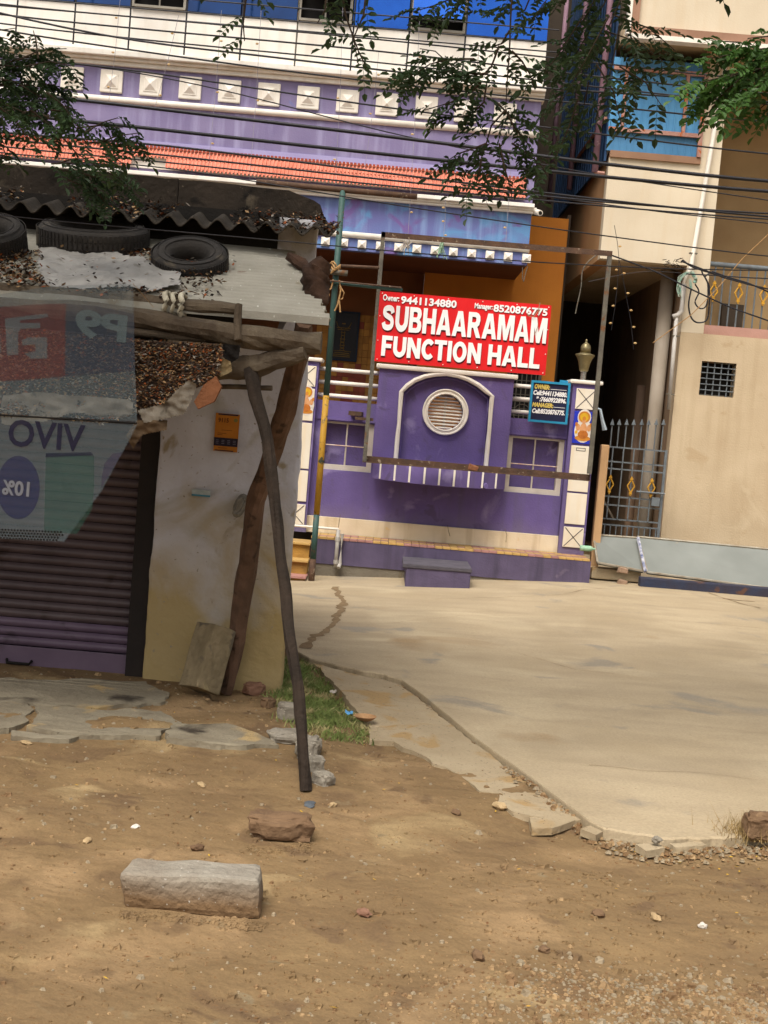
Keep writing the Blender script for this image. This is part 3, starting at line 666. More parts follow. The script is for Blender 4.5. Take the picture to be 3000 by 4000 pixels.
# lamp
LC = Vector(((2.585 + 2.965) / 2 - .03, YW + .06, 3.045)); lp = empty('pillar_lamp', LC, 'brass coloured flared lamp with finial on the right pillar', 'lamp')
M_brass = mat('dull_brass', '#8f8462', '#7d7253', sc=12, rough=.35, bump=.05, metal=.6)
obj('base', MB().lathe(LC, [(.06, 0), (.06, .012), (.042, .015), (.042, .13), (.05, .135)], 16), mat('steel_neck', '#b5b2aa', '#9d9a92', sc=5, rough=.25, metal=.8), lp, smooth=False)
obj('shade', MB().lathe(LC, [(.05, .135), (.065, .15), (.075, .2), (.09, .27), (.115, .33), (.145, .375), (.14, .385), (.09, .40), (.075, .41)], 20), M_brass, lp, smooth=True)
obj('top', MB().lathe(LC, [(.072, .41), (.075, .49), (.068, .5), (.068, .515), (.045, .54), (.02, .56), (.012, .57), (.02, .585), (.012, .605), (.002, .61)], 16), M_brass, lp, smooth=True)

# ------------------------------------------------------------------ walkway
YK0 = 19.2
wk = empty('raised_walkway', (1, 19.5, 0), 'raised walkway with yellow and pink tiles along the foot of the purple wall', 'walkway')
obj('plinth', MB().box(-1.0, 2.99, YK0, YW + .2, .125, .475), M_purple_low, wk)
obj('plinth_foot', MB().box(-1.0, 2.2, YK0 + .015, YW, -.3, .123), mat('grey_cement', '#7d7566', '#6c6457', sc=3, bump=.5, spots=('#6d6352', 4, .6)), wk)
obj('plinth_foot_right', MB().box(2.2, 2.985, YK0 + .01, YW, -.1, .123), M_purple_low, wk)
M_ty = mat('yellow_floor_tile', '#c9a565', '#bd9759', sc=8, rough=.5, bump=.15, vary=.1); M_tp = mat('pink_floor_tile', '#b0827a', '#a2756c', sc=8, rough=.5, bump=.15, vary=.1)
tly = mesh_of(MB().rbox((0, 0, 0), (.105, .165, .03), cham=.004), M_ty, name='floor_tile'); tlp = mesh_of(MB().rbox((0, 0, 0), (.105, .165, .03), cham=.004), M_tp, name='floor_tile')
for r in range(4):
    for c_ in range(36):
        blk = (c_ // 4 + r // 1) % 2 if r < 3 else (c_ // 3) % 2
        inst('floor_tile', tlp if (blk and random.random() > .1) else tly, wk, (-.95 + c_ * .1105, YK0 + .075 + r * .17, .490))
st = empty('tiled_steps', (-1.2, 18.7, -.2), 'small flight of yellow and pink tiled steps left of the walkway', 'steps')
for k, (z1, y0) in enumerate(((.42, 19.0), (.2, 18.75), (.0, 18.5))):
    obj('riser', MB().box(-1.6, -1.005, y0 + .03, y0 + .5, z1 - .25, z1 - .03), mat('ochre_riser', '#b58a42', '#8f6d38', sc=5, bump=.4), st)
    obj('tread', MB().rbox((-1.3, y0 + .24, z1 - .015), (.62, .52, .035), cham=.006), M_ty if k != 2 else M_tp, st)
obj('bottom_tread', MB().rbox((-1.28, 18.35, -.16), (.62, .4, .06), cham=.008), M_tp, st)
# step block
sb = empty('step_block', (.78, 18.75, 0), 'low purple painted block with thick slate coloured top before the walkway', 'step')
obj('block', MB().rbox((.80, 18.68, .10), (.87, .98, .36), cham=.012), M_purple_low, sb)
obj('top_slab', MB().rbox((.78, 18.67, .305), (.93, 1.0, .055), cham=.012, jit=.006), mat('slate_paint', '#5f5b63', '#4d4952', sc=6, bump=.4), sb)
# pvc pipes
pv = empty('drain_pipes', at(1325, 2235, 19.1), 'pair of grey pipes coming out low at the walkway left end', 'pipe')
p0 = at(1322, 2070, 19.12); p1 = at(1310, 2215, 19.12)
obj('pipe', MB().tube([p0, (p0.x, p0.y, p1.z)], .028, 10), M_pvc, pv, smooth=True)
obj('pipe', MB().tube([p0 + Vector((.06, 0, -.05)), (p0.x + .06, p0.y, p1.z + .05), (p0.x + .045, p0.y - .05, p1.z)], .028, 10), M_pvc, pv)
obj('pipe_collar', MB().tube([(p0.x, p0.y, p0.z - .1), (p0.x, p0.y, p0.z - .16)], .036, 10), M_pvc, pv); obj('pipe_collar', MB().tube([(p0.x, p0.y, p1.z + .1), (p0.x, p0.y, p1.z + .05)], .036, 10), M_pvc, pv)
obj('long_pipe', MB().tube([(p0.x, p0.y, p0.z + .01), (-1.5, p0.y, p0.z + .01)], .018, 8), M_bead, pv)

def cat(P, n=5):
    """Catmull-Rom through the points"""
    P = [Vector(p) for p in P]; o = []
    for i in range(len(P) - 1):
        a, b, c, d = P[max(0, i - 1)], P[i], P[i + 1], P[min(len(P) - 1, i + 2)]
        for j in range(n):
            t = j / n; o.append(.5 * ((2 * b) + (c - a) * t + (2 * a - 5 * b + 4 * c - d) * t * t + (3 * b - a - 3 * c + d) * t ** 3))
    return o + [P[-1]]
def ribbon(P, w):
    P = [Vector((*p, 0)) for p in P]; L_, R2 = [], []
    for i, p in enumerate(P):
        d = (P[min(i + 1, len(P) - 1)] - P[max(0, i - 1)]).normalized(); n = Vector((-d.y, d.x, 0)); L_.append(p + n * w / 2); R2.append(p - n * w / 2)
    return [(v.x, v.y) for v in L_ + R2[::-1]]
ell = lambda cx, cy, rx, ry, a0, a1, n=20: [(cx + rx * math.cos(a0 + (a1 - a0) * i / n), cy + ry * math.sin(a0 + (a1 - a0) * i / n)) for i in range(n + 1)]
_up = [(.25, .60), (.45, .60), (.52, .65), (.52, .77), (.45, .82), (.25, .82)]
GL = {'A': (.95, [(0, 0), (.27, 0), (.33, .2), (.62, .2), (.68, 0), (.95, 0), (.63, 1), (.32, 1)], [[(.38, .38), (.57, .38), (.475, .74)]]),
 'M': (1.06, [(0, 0), (.24, 0), (.24, .64), (.42, 0), (.64, 0), (.82, .64), (.82, 0), (1.06, 0), (1.06, 1), (.71, 1), (.53, .40), (.35, 1), (0, 1)], []),
 'N': (.86, [(0, 0), (.25, 0), (.25, .56), (.6, 0), (.86, 0), (.86, 1), (.61, 1), (.61, .44), (.26, 1), (0, 1)], []),
 'H': (.85, [(0, 0), (.26, 0), (.26, .4), (.59, .4), (.59, 0), (.85, 0), (.85, 1), (.59, 1), (.59, .61), (.26, .61), (.26, 1), (0, 1)], []),
 'F': (.68, [(0, 0), (.26, 0), (.26, .4), (.62, .4), (.62, .6), (.26, .6), (.26, .79), (.68, .79), (.68, 1), (0, 1)], []),
 'T': (.80, [(.27, 0), (.53, 0), (.53, .79), (.8, .79), (.8, 1), (0, 1), (0, .79), (.27, .79)], []),
 'I': (.26, [(0, 0), (.26, 0), (.26, 1), (0, 1)], []), 'L': (.68, [(0, 0), (.68, 0), (.68, .21), (.26, .21), (.26, 1), (0, 1)], []),
 'B': (.82, [(0, 0), (.5, 0), (.68, .03), (.79, .12), (.82, .28), (.78, .43), (.66, .52), (.75, .62), (.78, .75), (.74, .89), (.64, .97), (.48, 1), (0, 1)], [[(.25, .18), (.46, .18), (.55, .23), (.55, .36), (.46, .42), (.25, .42)], _up]),
 'R': (.88, [(0, 0), (.25, 0), (.25, .39), (.36, .39), (.59, 0), (.88, 0), (.62, .43), (.74, .52), (.79, .70), (.76, .86), (.66, .96), (.5, 1), (0, 1)], [_up]),
 'S': (.80, ribbon([(v.x, v.y) for v in cat([(.68, .70, 0), (.60, .85, 0), (.40, .89, 0), (.19, .84, 0), (.14, .72, 0), (.22, .61, 0), (.42, .54, 0), (.60, .46, 0), (.67, .31, 0), (.60, .16, 0), (.39, .11, 0), (.18, .16, 0), (.10, .31, 0)], 4)], .225), []),
 'C': (.75, ribbon(ell(.44, .5, .32, .39, math.radians(42), math.radians(318), 26), .24), []),
 'O': (.90, ell(.45, .5, .45, .51, 0, 2 * math.pi, 30)[:-1], [ell(.45, .5, .20, .29, 0, 2 * math.pi, 24)[:-1]]),
 'U': (.84, ribbon([(.125, 1), (.125, .6)] + ell(.42, .42, .295, .31, math.pi, 2 * math.pi, 14) + [(.715, .6), (.715, 1)], .25), []), ' ': (.32, None, [])}
def block_text(name, s_, x0, x1, z0, z1, y, m, parent, depth):
    """heavy signboard capitals, one mesh per letter"""
    gap = .075; tot = sum(GL[c][0] + gap for c in s_) - gap; k = (x1 - x0) / tot; h = z1 - z0; x = x0
    for c in s_:
        w_, o_, hl_ = GL[c]
        if o_: obj(name, MB().plate([(x + p[0] * k, z0 + p[1] * h) for p in o_], [[(x + p[0] * k, z0 + p[1] * h) for p in q] for q in hl_], y - depth, y), m, parent)
        x += (w_ + gap) * k
# ------------------------------------------------------------------ sign frame and red sign
YF = 18.72
sf = empty('sign_frame', (1.2, YF, 1.6), 'large weathered angle iron frame round the red sign', 'frame')
def fz(px, py): return at(px, py, YF)
fl, frt = -.355, 2.81; ft, fb = 4.78, 1.63
def angle(a, b_, w=.055, horizontal=False):
    m = MB()
    if horizontal: m.box(a[0], b_[0], YF, YF + .006, a[1] - w, a[1]).box(a[0], b_[0], YF + .006, YF + w, a[1] - .006, a[1])
    else: m.box(a[0], a[0] + w, YF, YF + .006, a[1], b_[1]).box(a[0], a[0] + .006, YF + .006, YF + w, a[1], b_[1])
    return m
obj('upright', angle((fl, fb), (fl, ft)), M_iron, sf); obj('upright', angle((frt - .06, fb + .095), (frt - .06, ft - .07), .06), M_iron, sf)
obj('top_member', angle((fl + .004, ft), (frt, ft), .075, True), M_rust, sf)
obj('bottom_member', MB().box(fl, frt, YF - .004, YF + .09, fb - .006, fb + .006).box(fl, frt, YF + .092, YF + .1, fb, fb + .085), M_rust, sf)
obj('inner_strut', MB().box(fl - .15, fl + .1, YF + .05, YF + .1, 2.2, 2.24), M_rust, sf)
bk = at(1848, 1828, YF); o = obj('brick_piece', MB().rbox(bk + Vector((0, .04, -.0)), (.12, .08, .085), rot=(.1, .2, .4), jit=.012, cham=.012), mat('brick_red_brown', '#9a6848', '#84563a', sc=9, bump=.5))
tag(o, 'small brown brick piece resting on the frame bottom bar', 'brick')
bk2 = empty('support_bracket', (fl - .12, YF + .1, 2.4), 'small dark bracket between left frame upright and purple wall', 'bracket'); b3 = at(1385, 1615, YF + .3)
obj('arm', MB().box(b3.x - .08, b3.x + .1, YF + .12, YW, b3.z - .03, b3.z + .03), M_rust, bk2)

rs = empty('name_board', (.87, YF, 3.02), 'red hall name board with white raised capitals and two phone numbers', 'sign')
sx0, sx1, sz0, sz1 = -.305, 2.045, 3.02, 3.975; w = sx1 - sx0; h = sz1 - sz0; ys_ = YF - .03
obj('board', MB().box(sx0, sx1, ys_, ys_ + .02, sz0, sz1), M_red, rs)
def tx(name, s_, u0, u1, v0, v1, shadow=.0, bold=.035, m=M_letter, d=.008):
    X0_, X1_, Z0_, Z1_ = sx0 + u0 * w, sx0 + u1 * w, sz0 + v0 * h, sz0 + v1 * h
    if shadow: text(name + '_shadow', s_, X0_ + .004, X1_ + .006, Z0_ - shadow, Z1_ - shadow, ys_ - .001, M_lshadow, rs, .002, bold)
    text(name, s_, X0_, X1_, Z0_, Z1_, ys_ - .004, m, rs, d, bold)
tx('phone_line', 'Owner:', .02, .115, .87, .96, .006, .03); tx('phone_line', '9441134880', .125, .45, .845, .955, .008, .035)
tx('phone_line', 'Manager:', .555, .66, .845, .945, .006, .03); tx('phone_line', '8520876775', .665, .98, .84, .95, .008, .035)
for (s_, u0, u1, v0, v1) in (('SUBHAARAMAM', .025, .985, .45, .81), ('FUNCTION HALL', .035, .96, .085, .375)):
    X0_, X1_, Z0_, Z1_ = sx0 + u0 * w, sx0 + u1 * w, sz0 + v0 * h, sz0 + v1 * h
    block_text('letter_shadow', s_, X0_ + .004, X1_ + .008, Z0_ - .022, Z1_ - .022, ys_ - .001, M_lshadow, rs, .002)
    block_text('letter', s_, X0_, X1_, Z0_, Z1_, ys_ - .005, M_letter, rs, .014)
bo = MB()
for u in (.015, .2, .4, .6, .8, .985):
    for v_ in (.03, .97): bo.sphere((sx0 + u * w, ys_ - .003, sz0 + v_ * h), .009, 6)
for v_ in (.3, .65):
    for u in (.01, .99): bo.sphere((sx0 + u * w, ys_ - .003, sz0 + v_ * h), .009, 6)
obj('bolt_heads', bo, M_bead, rs)
tw_ = MB().tube([(sx0 + .93 * w, ys_ - .04, sz1 + .02), (sx0 + .925 * w, ys_ - .04, sz1 - .08), (sx0 + .9 * w, ys_ - .04, sz1 - .18), (sx0 + .87 * w, ys_ - .03, sz1 - .17), (sx0 + .86 * w, ys_ - .03, sz1 - .13)], .006, 5).tube([(sx0 + .925 * w, ys_ - .04, sz1 - .08), (sx0 + .93 * w, ys_ - .035, sz1 - .3), (sx0 + .915 * w, ys_ - .035, sz1 - .42)], .004, 5)
obj('loose_twine', tw_, mat('tan_twine', '#a88a6a', '#937556', sc=20), rs)

# info board
nb = empty('notice_board', (2.25, YW - .12, 2.4), 'navy hand painted contact board with bright blue frame on the railing', 'sign')
x0, x1, z0, z1 = 1.995, 2.525, 2.405, 2.965; yb = YW - .16
obj('panel', MB().box(x0, x1, yb, yb + .02, z0, z1), mat('navy_paint', '#1e2142', '#191b38', sc=4, rough=.5, bump=.05), nb)
obj('frame', MB().plate(rect(x0 - .02, x1 + .02, z0 - .02, z1 + .02), [rect(x0 + .012, x1 - .012, z0 + .012, z1 - .012)], yb - .02, yb + .025), mat('cyan_frame_paint', '#2f93bd', '#2784ab', sc=5, bump=.1), nb)
obj('hanger', MB().box(x1 - .14, x1 - .02, yb, yb + .015, z1 + .022, z1 + .055), MATS['cyan_frame_paint'], nb)
M_ylt = mat('painted_yellow_letter', '#e0c86a', '#d8bd5a', sc=9, bump=0)
W_ = x1 - x0; H_ = z1 - z0
def nt_line(s_, u0, u1, v0, v1, m, bold=.02): text('lettering', s_, x0 + u0 * W_, x0 + u1 * W_, z0 + v0 * H_, z0 + v1 * H_, yb - .001, m, nb, .002, bold + .015, shear=.15)
nt_line('OWNER:', .06, .48, .82, .95, M_ylt, .035); nt_line('Cell:9441134880.', .04, .97, .66, .79, M_letter, .03); nt_line('\u201d :7660922896.', .14, .96, .50, .63, M_letter, .03)
nt_line('MANAGER:', .04, .62, .355, .475, M_ylt, .035); nt_line('Cell:8520876775.', .05, .95, .19, .32, M_letter, .03)
obj('ruled_line', MB().box(x0 + .5 * W_, x1 - .03, yb - .003, yb - .001, z0 + .835 * H_, z0 + .847 * H_).box(x0 + .62 * W_, x1 - .03, yb - .003, yb - .001, z0 + .38 * H_, z0 + .392 * H_), M_letter, nb)

# ------------------------------------------------------------------ green pole
YQ = 18.55
gp = empty('scaffold_pole', (at(1210, 2262, YQ).x, YQ, -.1), 'tall green pole with yellow painted lower part and a crossbar on top', 'pole')
pb_ = at(1210, 2268, YQ); pt_ = at(1345, 745, YQ); px_ = (pb_.x + pt_.x) / 2
zy0, zy1 = at(1245, 2010, YQ).z, at(1275, 1545, YQ).z
obj('pole_top', MB().tube([(px_, YQ, zy1), (px_, YQ, pt_.z)], .041, 12), M_green, gp, smooth=True)
obj('yellow_section', MB().tube([(px_, YQ, zy0), (px_, YQ, zy1)], .043, 12), M_yellow, gp, smooth=True)
obj('pole_foot', MB().tube([(px_, YQ, zy0), (px_, YQ, .25)], .041, 12), M_green, gp, smooth=True); obj('rusty_foot', MB().tube([(px_, YQ, -.15), (px_, YQ, .25)], .043, 12), M_rust, gp, smooth=True)
tb0 = at(1000, 726, YQ); tb1 = at(1630, 766, YQ); obj('crossbar', MB().tube([(tb0.x, YQ, pt_.z + .02), (tb1.x, YQ, pt_.z + .0)], .04, 10), M_rust, gp, smooth=True)
for (p_, q_, r, m_, lab) in (((1325, 1038), (1480, 1046), .022, M_rust, 'thin rusty bar joining the green pole to the sign frame'), ((1282, 1060), (1358, 1068), .04, M_iron, 'short thick grey pipe tied across the green pole'), ((1262, 1100), (1572, 1134), .022, M_green, 'long green bar tied low across the pole reaching over the sign')):
    o = obj('tied_bar', MB().tube([at(*p_, YQ - .07), at(*q_, YQ - .07)], r, 8), m_, smooth=True); tag(o, lab, 'bar', 'bars tied to the green pole')
o = obj('tied_bar', MB().tube([at(1262, 1094, YQ - .12), at(1568, 1124, YQ - .1)], .012, 8), M_rust); tag(o, 'slim rusty rod running just above the long green bar', 'bar', 'bars tied to the green pole')
M_rope = mat('jute_rope', '#b08a5a', '#96734a', sc=25, bump=.5)
rp = MB(); q = at(1310, 1035, YQ - .06)
for i in range(5): rp.tube([q + Vector((-.07 + .14 * t, -.07 + abs(t - .5) * .1, -.02 * i + .04 * math.sin(t * 6 + i))) for t in np.linspace(0, 1, 7)], .012, 5)
q = at(1325, 1100, YQ - .08)
rp.tube([q + Vector(v_) for v_ in ((0, 0, 0), (.03, -.02, -.08), (.08, -.02, -.15), (.06, -.02, -.23), (.02, -.02, -.24), (.03, -.02, -.12), (0, 0, .02))], .011, 5)
rp.tube([q + Vector(v_) for v_ in ((.03, -.02, -.15), (.0, -.02, -.32), (-.03, -.02, -.4))], .011, 5); rp.tube([q + Vector(v_) for v_ in ((.02, -.02, -.25), (.05, -.02, -.41))], .011, 5)
rp.tube([q + Vector(v_) for v_ in ((-.08, -.02, .02), (-.1, -.02, -.1), (-.13, -.02, -.13), (-.12, -.02, -.2))], .011, 5)
tag(obj('rope_ties', rp, M_rope), 'frayed tan rope wound round the green pole and bars', 'rope')

# ================================================================== RIGHT BUILDING
YR = 21.0
rb = empty('beige_building', (5.5, 22, 0), 'beige three storey building with blue clad window box and balcony at right', 'building')
def R_(px, py): p = at(px, py, YR); return p.x, p.z
bx0 = 2.97; bx1 = 4.31; x_op = 4.66; XE = 9.5
z_un = 4.97
def rbx(name, x0, x1, y0, y1, z0, z1, m, **k): return obj(name, MB().box(x0, x1, y0, y1, z0, z1), m, rb, **k)
rbx('projecting_wall', bx0, bx1, YR, YR + .25, z_un, 6.5, M_beige)
rbx('corner_column', bx1, x_op, YR, YR + .25, 3.96, 8.2, M_beige)
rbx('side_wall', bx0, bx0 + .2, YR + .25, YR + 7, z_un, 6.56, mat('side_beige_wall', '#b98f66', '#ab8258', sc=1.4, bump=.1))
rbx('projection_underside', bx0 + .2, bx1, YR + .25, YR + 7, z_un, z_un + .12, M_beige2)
gx0_, gx1_, gz0_, gz1_ = 4.68, 5.215, 3.02, 3.545
obj('lower_wall', MB().plate(rect(bx1, XE, -.3, 3.958), [rect(gx0_, gx1_, gz0_, gz1_)], YR, YR + .25), M_beige2, rb)
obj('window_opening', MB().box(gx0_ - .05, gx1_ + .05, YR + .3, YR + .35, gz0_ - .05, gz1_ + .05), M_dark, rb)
wn = obj('window_frame', MB().plate(rect(gx0_ + .002, gx1_ - .002, gz0_ + .002, gz1_ - .002), [rect(gx0_ + .02, gx1_ - .02, gz0_ + .02, gz1_ - .02)], YR + .06, YR + .1), M_iron, rb)
ROOTLOC[wn.name] = ROOTLOC[rb.name]
for i in range(1, 5): x_ = gx0_ + (gx1_ - gx0_) * i / 5; obj('grille_bar', MB().tube([(x_, YR + .05, gz0_), (x_, YR + .05, gz1_)], .011, 6), M_gateb, rb)
for i in range(1, 6): z_ = gz0_ + (gz1_ - gz0_) * i / 6; obj('grille_bar', MB().tube([(gx0_, YR + .035, z_), (gx1_, YR + .035, z_)], .009, 6), M_gateb, rb)
# alley side: the lower wall's left cheek and dark passage
rbx('alley_right_wall', bx1, bx1 + .2, YR + .25, YR + 7, -.3, z_un, mat('alley_wall', '#8d755c', '#7a644e', sc=1.5, bump=.2, drip=('#5e4c3b', .6)))
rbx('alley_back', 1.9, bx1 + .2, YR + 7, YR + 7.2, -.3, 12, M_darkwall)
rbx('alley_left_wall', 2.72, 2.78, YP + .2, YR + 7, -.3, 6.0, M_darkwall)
# round column and drain column
c_ = at(2560, 1600, YR + .7); obj('round_column', MB().tube([(c_.x, YR + .7, -.2), (c_.x, YR + .7, z_un)], .115, 16), mat('column_grey', '#a89d8e', '#978b7b', sc=2, bump=.1, drip=('#7d7060', .3)), rb, smooth=True)
c_ = at(2490, 1700, YR + 2.5); obj('thin_column', MB().tube([(c_.x, YR + 2.5, -.2), (c_.x, YR + 2.5, 3.2)], .085, 12), mat('column_brown', '#8c7562', '#78624f', sc=2, bump=.1), rb, smooth=True)
# blue box
zb0, zb1 = 6.6, 7.80
rbx('sill', bx0 + .0, bx1 + .04, YR - .05, YR + .25, 6.50, 6.60, mat('brown_trim', '#96745c', '#86664f', sc=3, bump=.1))
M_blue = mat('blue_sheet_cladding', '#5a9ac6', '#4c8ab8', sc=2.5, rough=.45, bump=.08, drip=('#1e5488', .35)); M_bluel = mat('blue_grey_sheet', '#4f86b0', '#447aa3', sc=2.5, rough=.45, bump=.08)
M_bluedk = mat('shaded_blue_sheet', '#23466e', '#1b3556', sc=2.5, rough=.5, bump=.08, drip=('#101c2c', .8))  # blue cladding of the side, its shade put into the colour
zt = R_(2370, 505)[1]; zt = at(2500, 515, YR).z
for i in range(14):                                                  # ribbed sheets: each panel a part
    xa_ = bx0 - .06 + i * (bx1 - bx0 + .06) / 14; xb_ = xa_ + (bx1 - bx0 + .06) / 14
    m = MB().box(xa_, xb_ - .018, YR + .0, YR + .03, zt, zb1 + .2).box(xb_ - .018, xb_, YR - .014, YR + .03, zt, zb1 + .2); obj('cladding_panel', m, M_blue, rb)
    m = MB().box(xa_, xb_ - .018, YR + .0, YR + .03, zb0 + .002, zt - .001).box(xb_ - .018, xb_, YR - .01, YR + .03, zb0 + .002, zt - .001); obj('cladding_panel', m, M_bluel, rb)
M_rf = mat('rusting_pink_frame', '#b3897c', '#9c7265', sc=8, bump=.3, spots=('#a35a2e', 9, .56))
for (x0_, x1_, z0_, z1_) in ((bx0 - .06, bx1 + .02, zt - .03, zt + .03), (bx0 - .06, bx1 + .02, zb1 + .0, zb1 + .06)):
    obj('frame_bar', MB().box(x0_, x1_, YR - .07, YR - .02, z0_, z1_), M_rf, rb)
for px in (2432, 2672):
    x_ = at(px, 450, YR).x; obj('frame_bar', MB().box(x_ - .025, x_ + .025, YR - .068, YR - .022, zt + .03, zb1), M_rf, rb)
obj('frame_bar', MB().box(bx1 - .03, bx1 + .03, YR - .075, YR - .015, zb0, 8.18), M_rf, rb)
# blue cladding along the left side, with pink pipes standing before it
for i in range(22):
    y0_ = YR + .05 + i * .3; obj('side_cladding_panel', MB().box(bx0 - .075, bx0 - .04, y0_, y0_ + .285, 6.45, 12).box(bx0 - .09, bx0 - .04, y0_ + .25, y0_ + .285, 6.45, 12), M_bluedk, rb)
obj('side_brace', MB().tube([(bx0 - .1, YR + .1, 7.1), (bx0 - .1, YR + 3.6, 7.1)], .03, 6), M_rf, rb)
for (px, py, r) in ((2323, 673, .05), (2223, 741, .045), (2143, 797, .045), (2125, 700, .035)):
    d = ray(px, py); Yp = (bx0 - .15) / d.x; b0 = at(px, py, Yp)
    obj('pink_pipe', MB().tube([b0, (b0.x, b0.y, 12)], r, 8), mat('pink_pipe_paint', '#9c7c8c', '#8a6b7a', sc=6, bump=.1, spots=('#c9b0b4', 12, .66)), rb, smooth=True)
    if px == 2323: obj('pipe_foot', MB().tube([b0, b0 + Vector((.15, -.02, -.01))], .03, 6), M_rf, rb)
# top floor parapet
zf0 = at(2900, 172, 20.5).z; zf1 = at(2900, 140, 20.5).z
rbx('fascia', bx0 + .06, XE, 20.42, 20.6, zf0 + .0, zf1, mat('brown_fascia', '#a5806a', '#93705b', sc=3, bump=.1)); rbx('fascia_bead', bx0 + .04, XE, 20.40, 20.6, zf0 - .07, zf0 - .001, M_bead)
rbx('parapet', bx0 + .1, XE, 20.5, 20.7, zf1 + .001, 12, M_beige); rbx('fascia_upright', bx0 + .06, bx0 + .17, 20.44, 20.499, zf1, 12, MATS['brown_fascia']); rbx('white_upright', bx0 + .0, bx0 + .059, 20.44, 20.6, zf0, 12, M_bead)
rbx('upper_floor_slab', bx0, XE, 20.71, YR + 4, 8.2, 8.45, M_beige2)
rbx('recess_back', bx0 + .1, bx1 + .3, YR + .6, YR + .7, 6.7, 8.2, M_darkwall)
# balcony recess
rbx('balcony_back_wall', x_op, XE, YR + 1.6, YR + 1.8, 3.9, 8.2, mat('balcony_inner_wall', '#a78e68', '#957c58', sc=1.6, bump=.1)); rbx('balcony_cheek', x_op - .2, x_op - .001, YR + .25, YR + 1.6, 3.96, 8.2, M_beige2)  # back wall beige darkened, shade of the recess put into the colour
rbx('balcony_floor', x_op, XE, YR + .26, YR + 1.6, 3.86, 3.957, M_beige2); rbx('balcony_kerb', x_op, XE, YR + .02, YR + .16, 3.959, 4.10, mat('pink_kerb', '#b88e80', '#a77f70', sc=4, bump=.2))
rbx('balcony_niche', 5.25, 5.6, YR + 1.45, YR + 1.55, 4.0, 4.6, M_darkwall)
zrt, zrb = at(2790, 1030, YR).z, 4.0
rr = MB(); obj('balcony_top_rail', MB().tube([(x_op + .0, YR + .05, zrt), (XE, YR + .05, zrt)], .038, 10), M_gateb, rb, smooth=True)
def ornament(c, s=1.0):
    m = MB(); w, h = .055 * s, .10 * s; L = [(0, h), (w, 0), (0, -h), (-w, 0), (0, h)]
    for i in range(4): m.tube([(c[0] + L[i][0], c[1], c[2] + L[i][1]), (c[0] + L[i + 1][0], c[1], c[2] + L[i + 1][1])], .011 * s, 5)
    for z_ in (h, -h): m.rbox((c[0], c[1], c[2] + z_ * 1.08), (.045 * s, .03, .03 * s))
    for z_ in (h, -h): m.rbox((c[0], c[1], c[2] + z_ * 1.3), (.02 * s, .02, .03 * s))
    return m
k = 0; x_ = x_op + .1
while x_ < 7.5:
    obj('baluster', MB().tube([(x_, YR + .05, zrb), (x_, YR + .05, zrt)], .013, 6), M_gateb, rb)
    if k % 3 == 0: obj('gold_ornament', ornament((x_, YR + .03, zrb + .62), 1.1), M_gold, rb)
    x_ += .128; k += 1
# tan low gate post
o = obj('gate_post', MB().rbox((3.165, 20.05, 1.18), (.12, .16, 1.92), cham=.02), mat('tan_post', '#c49e74', '#b48f66', sc=2, bump=.15)); tag(o, 'low tan plastered post between the right pillar and the grey gate', 'post')
# pipe on the wall
pp = empty('wall_pipe', at(2840, 200, 20.88), 'white rainwater pipe running down the beige corner column with a jog', 'pipe'); yq = 20.88
A_ = [at(2872, -30, yq), at(2842, 200, yq), at(2700, 1040, yq), at(2672, 1110, yq), at(2662, 1215, yq)]
ROOTLOC[pp.name] = pp.location.copy()
obj('upper_pipe', MB().tube(A_[:4], .035, 10), M_bead, pp, smooth=True); obj('elbow', MB().tube([A_[3], A_[4], at(2648, 1232, yq), at(2628, 1238, yq)], .042, 10), M_pvc, pp, smooth=True)
obj('lower_pipe', MB().tube([at(2643, 1236, yq), at(2612, 1600, yq)], .032, 10), M_pvc, pp, smooth=True)
for q_ in ((2708, 990), (2640, 1312), (2618, 1540)):
    c = at(*q_, yq); obj('clamp', MB().rbox(c, (.12, .06, .018)), M_iron, pp)

# ------------------------------------------------------------------ gate
YG = 20.5
gt = empty('iron_gate', (3.8, YG, .6), 'blue grey iron bar gate with arrow spikes and three gold diamonds', 'gate')
g0, g1 = at(2357, 1745, YG).x, at(2602, 1770, YG).x; gxb = at(2335, 2085, YG).x
gz_ = [at(2360, y, YG).z for y in (1743, 1800, 1828, 1937, 1970, 2025, 2048)]; zlow = .45
for z_ in gz_: obj('horizontal_bar', MB().box(g0, g1, YG, YG + .02, z_ - .011, z_ + .011), M_gateb, gt)
for x_ in (g0, g1): obj('frame_upright', MB().box(x_ - .02, x_ + .02, YG - .01, YG + .03, zlow, gz_[0] + .02), M_gateb, gt)
vx = [at(px, 1745, YG).x for px in (2395, 2437, 2478, 2518, 2558)]
for i, x_ in enumerate(vx): obj('vertical_bar', MB().tube([(x_, YG - .012, gz_[5]), (x_, YG - .012, gz_[0])], .011, 6), M_gateb, gt)
for i in range(11):
    x_ = g0 + (g1 - g0) * (i + .5) / 11; obj('lower_bar', MB().tube([(x_, YG - .012, zlow), (x_, YG - .012, gz_[6])], .010, 6), M_gateb, gt)
for i, px in enumerate((2385, 2412, 2441, 2469, 2500, 2527, 2557, 2585)):
    x_ = at(px, 1740, YG).x; zt_ = at(px, 1740, YG).z + .33; m = MB().tube([(x_, YG + .03, gz_[0]), (x_, YG + .03, zt_)], .010, 6)
    m.lathe((x_, YG + .03, zt_ - .02), [(.034, 0), (.03, .01), (.002, .09)], 4); obj('arrow_spike', m, M_gateb, gt)
for i in (0, 2, 4): obj('gold_ornament', ornament((vx[i] - .01 * 0, YG - .03, (gz_[2] + gz_[3]) / 2 - .03), 1.0), M_gold, gt)
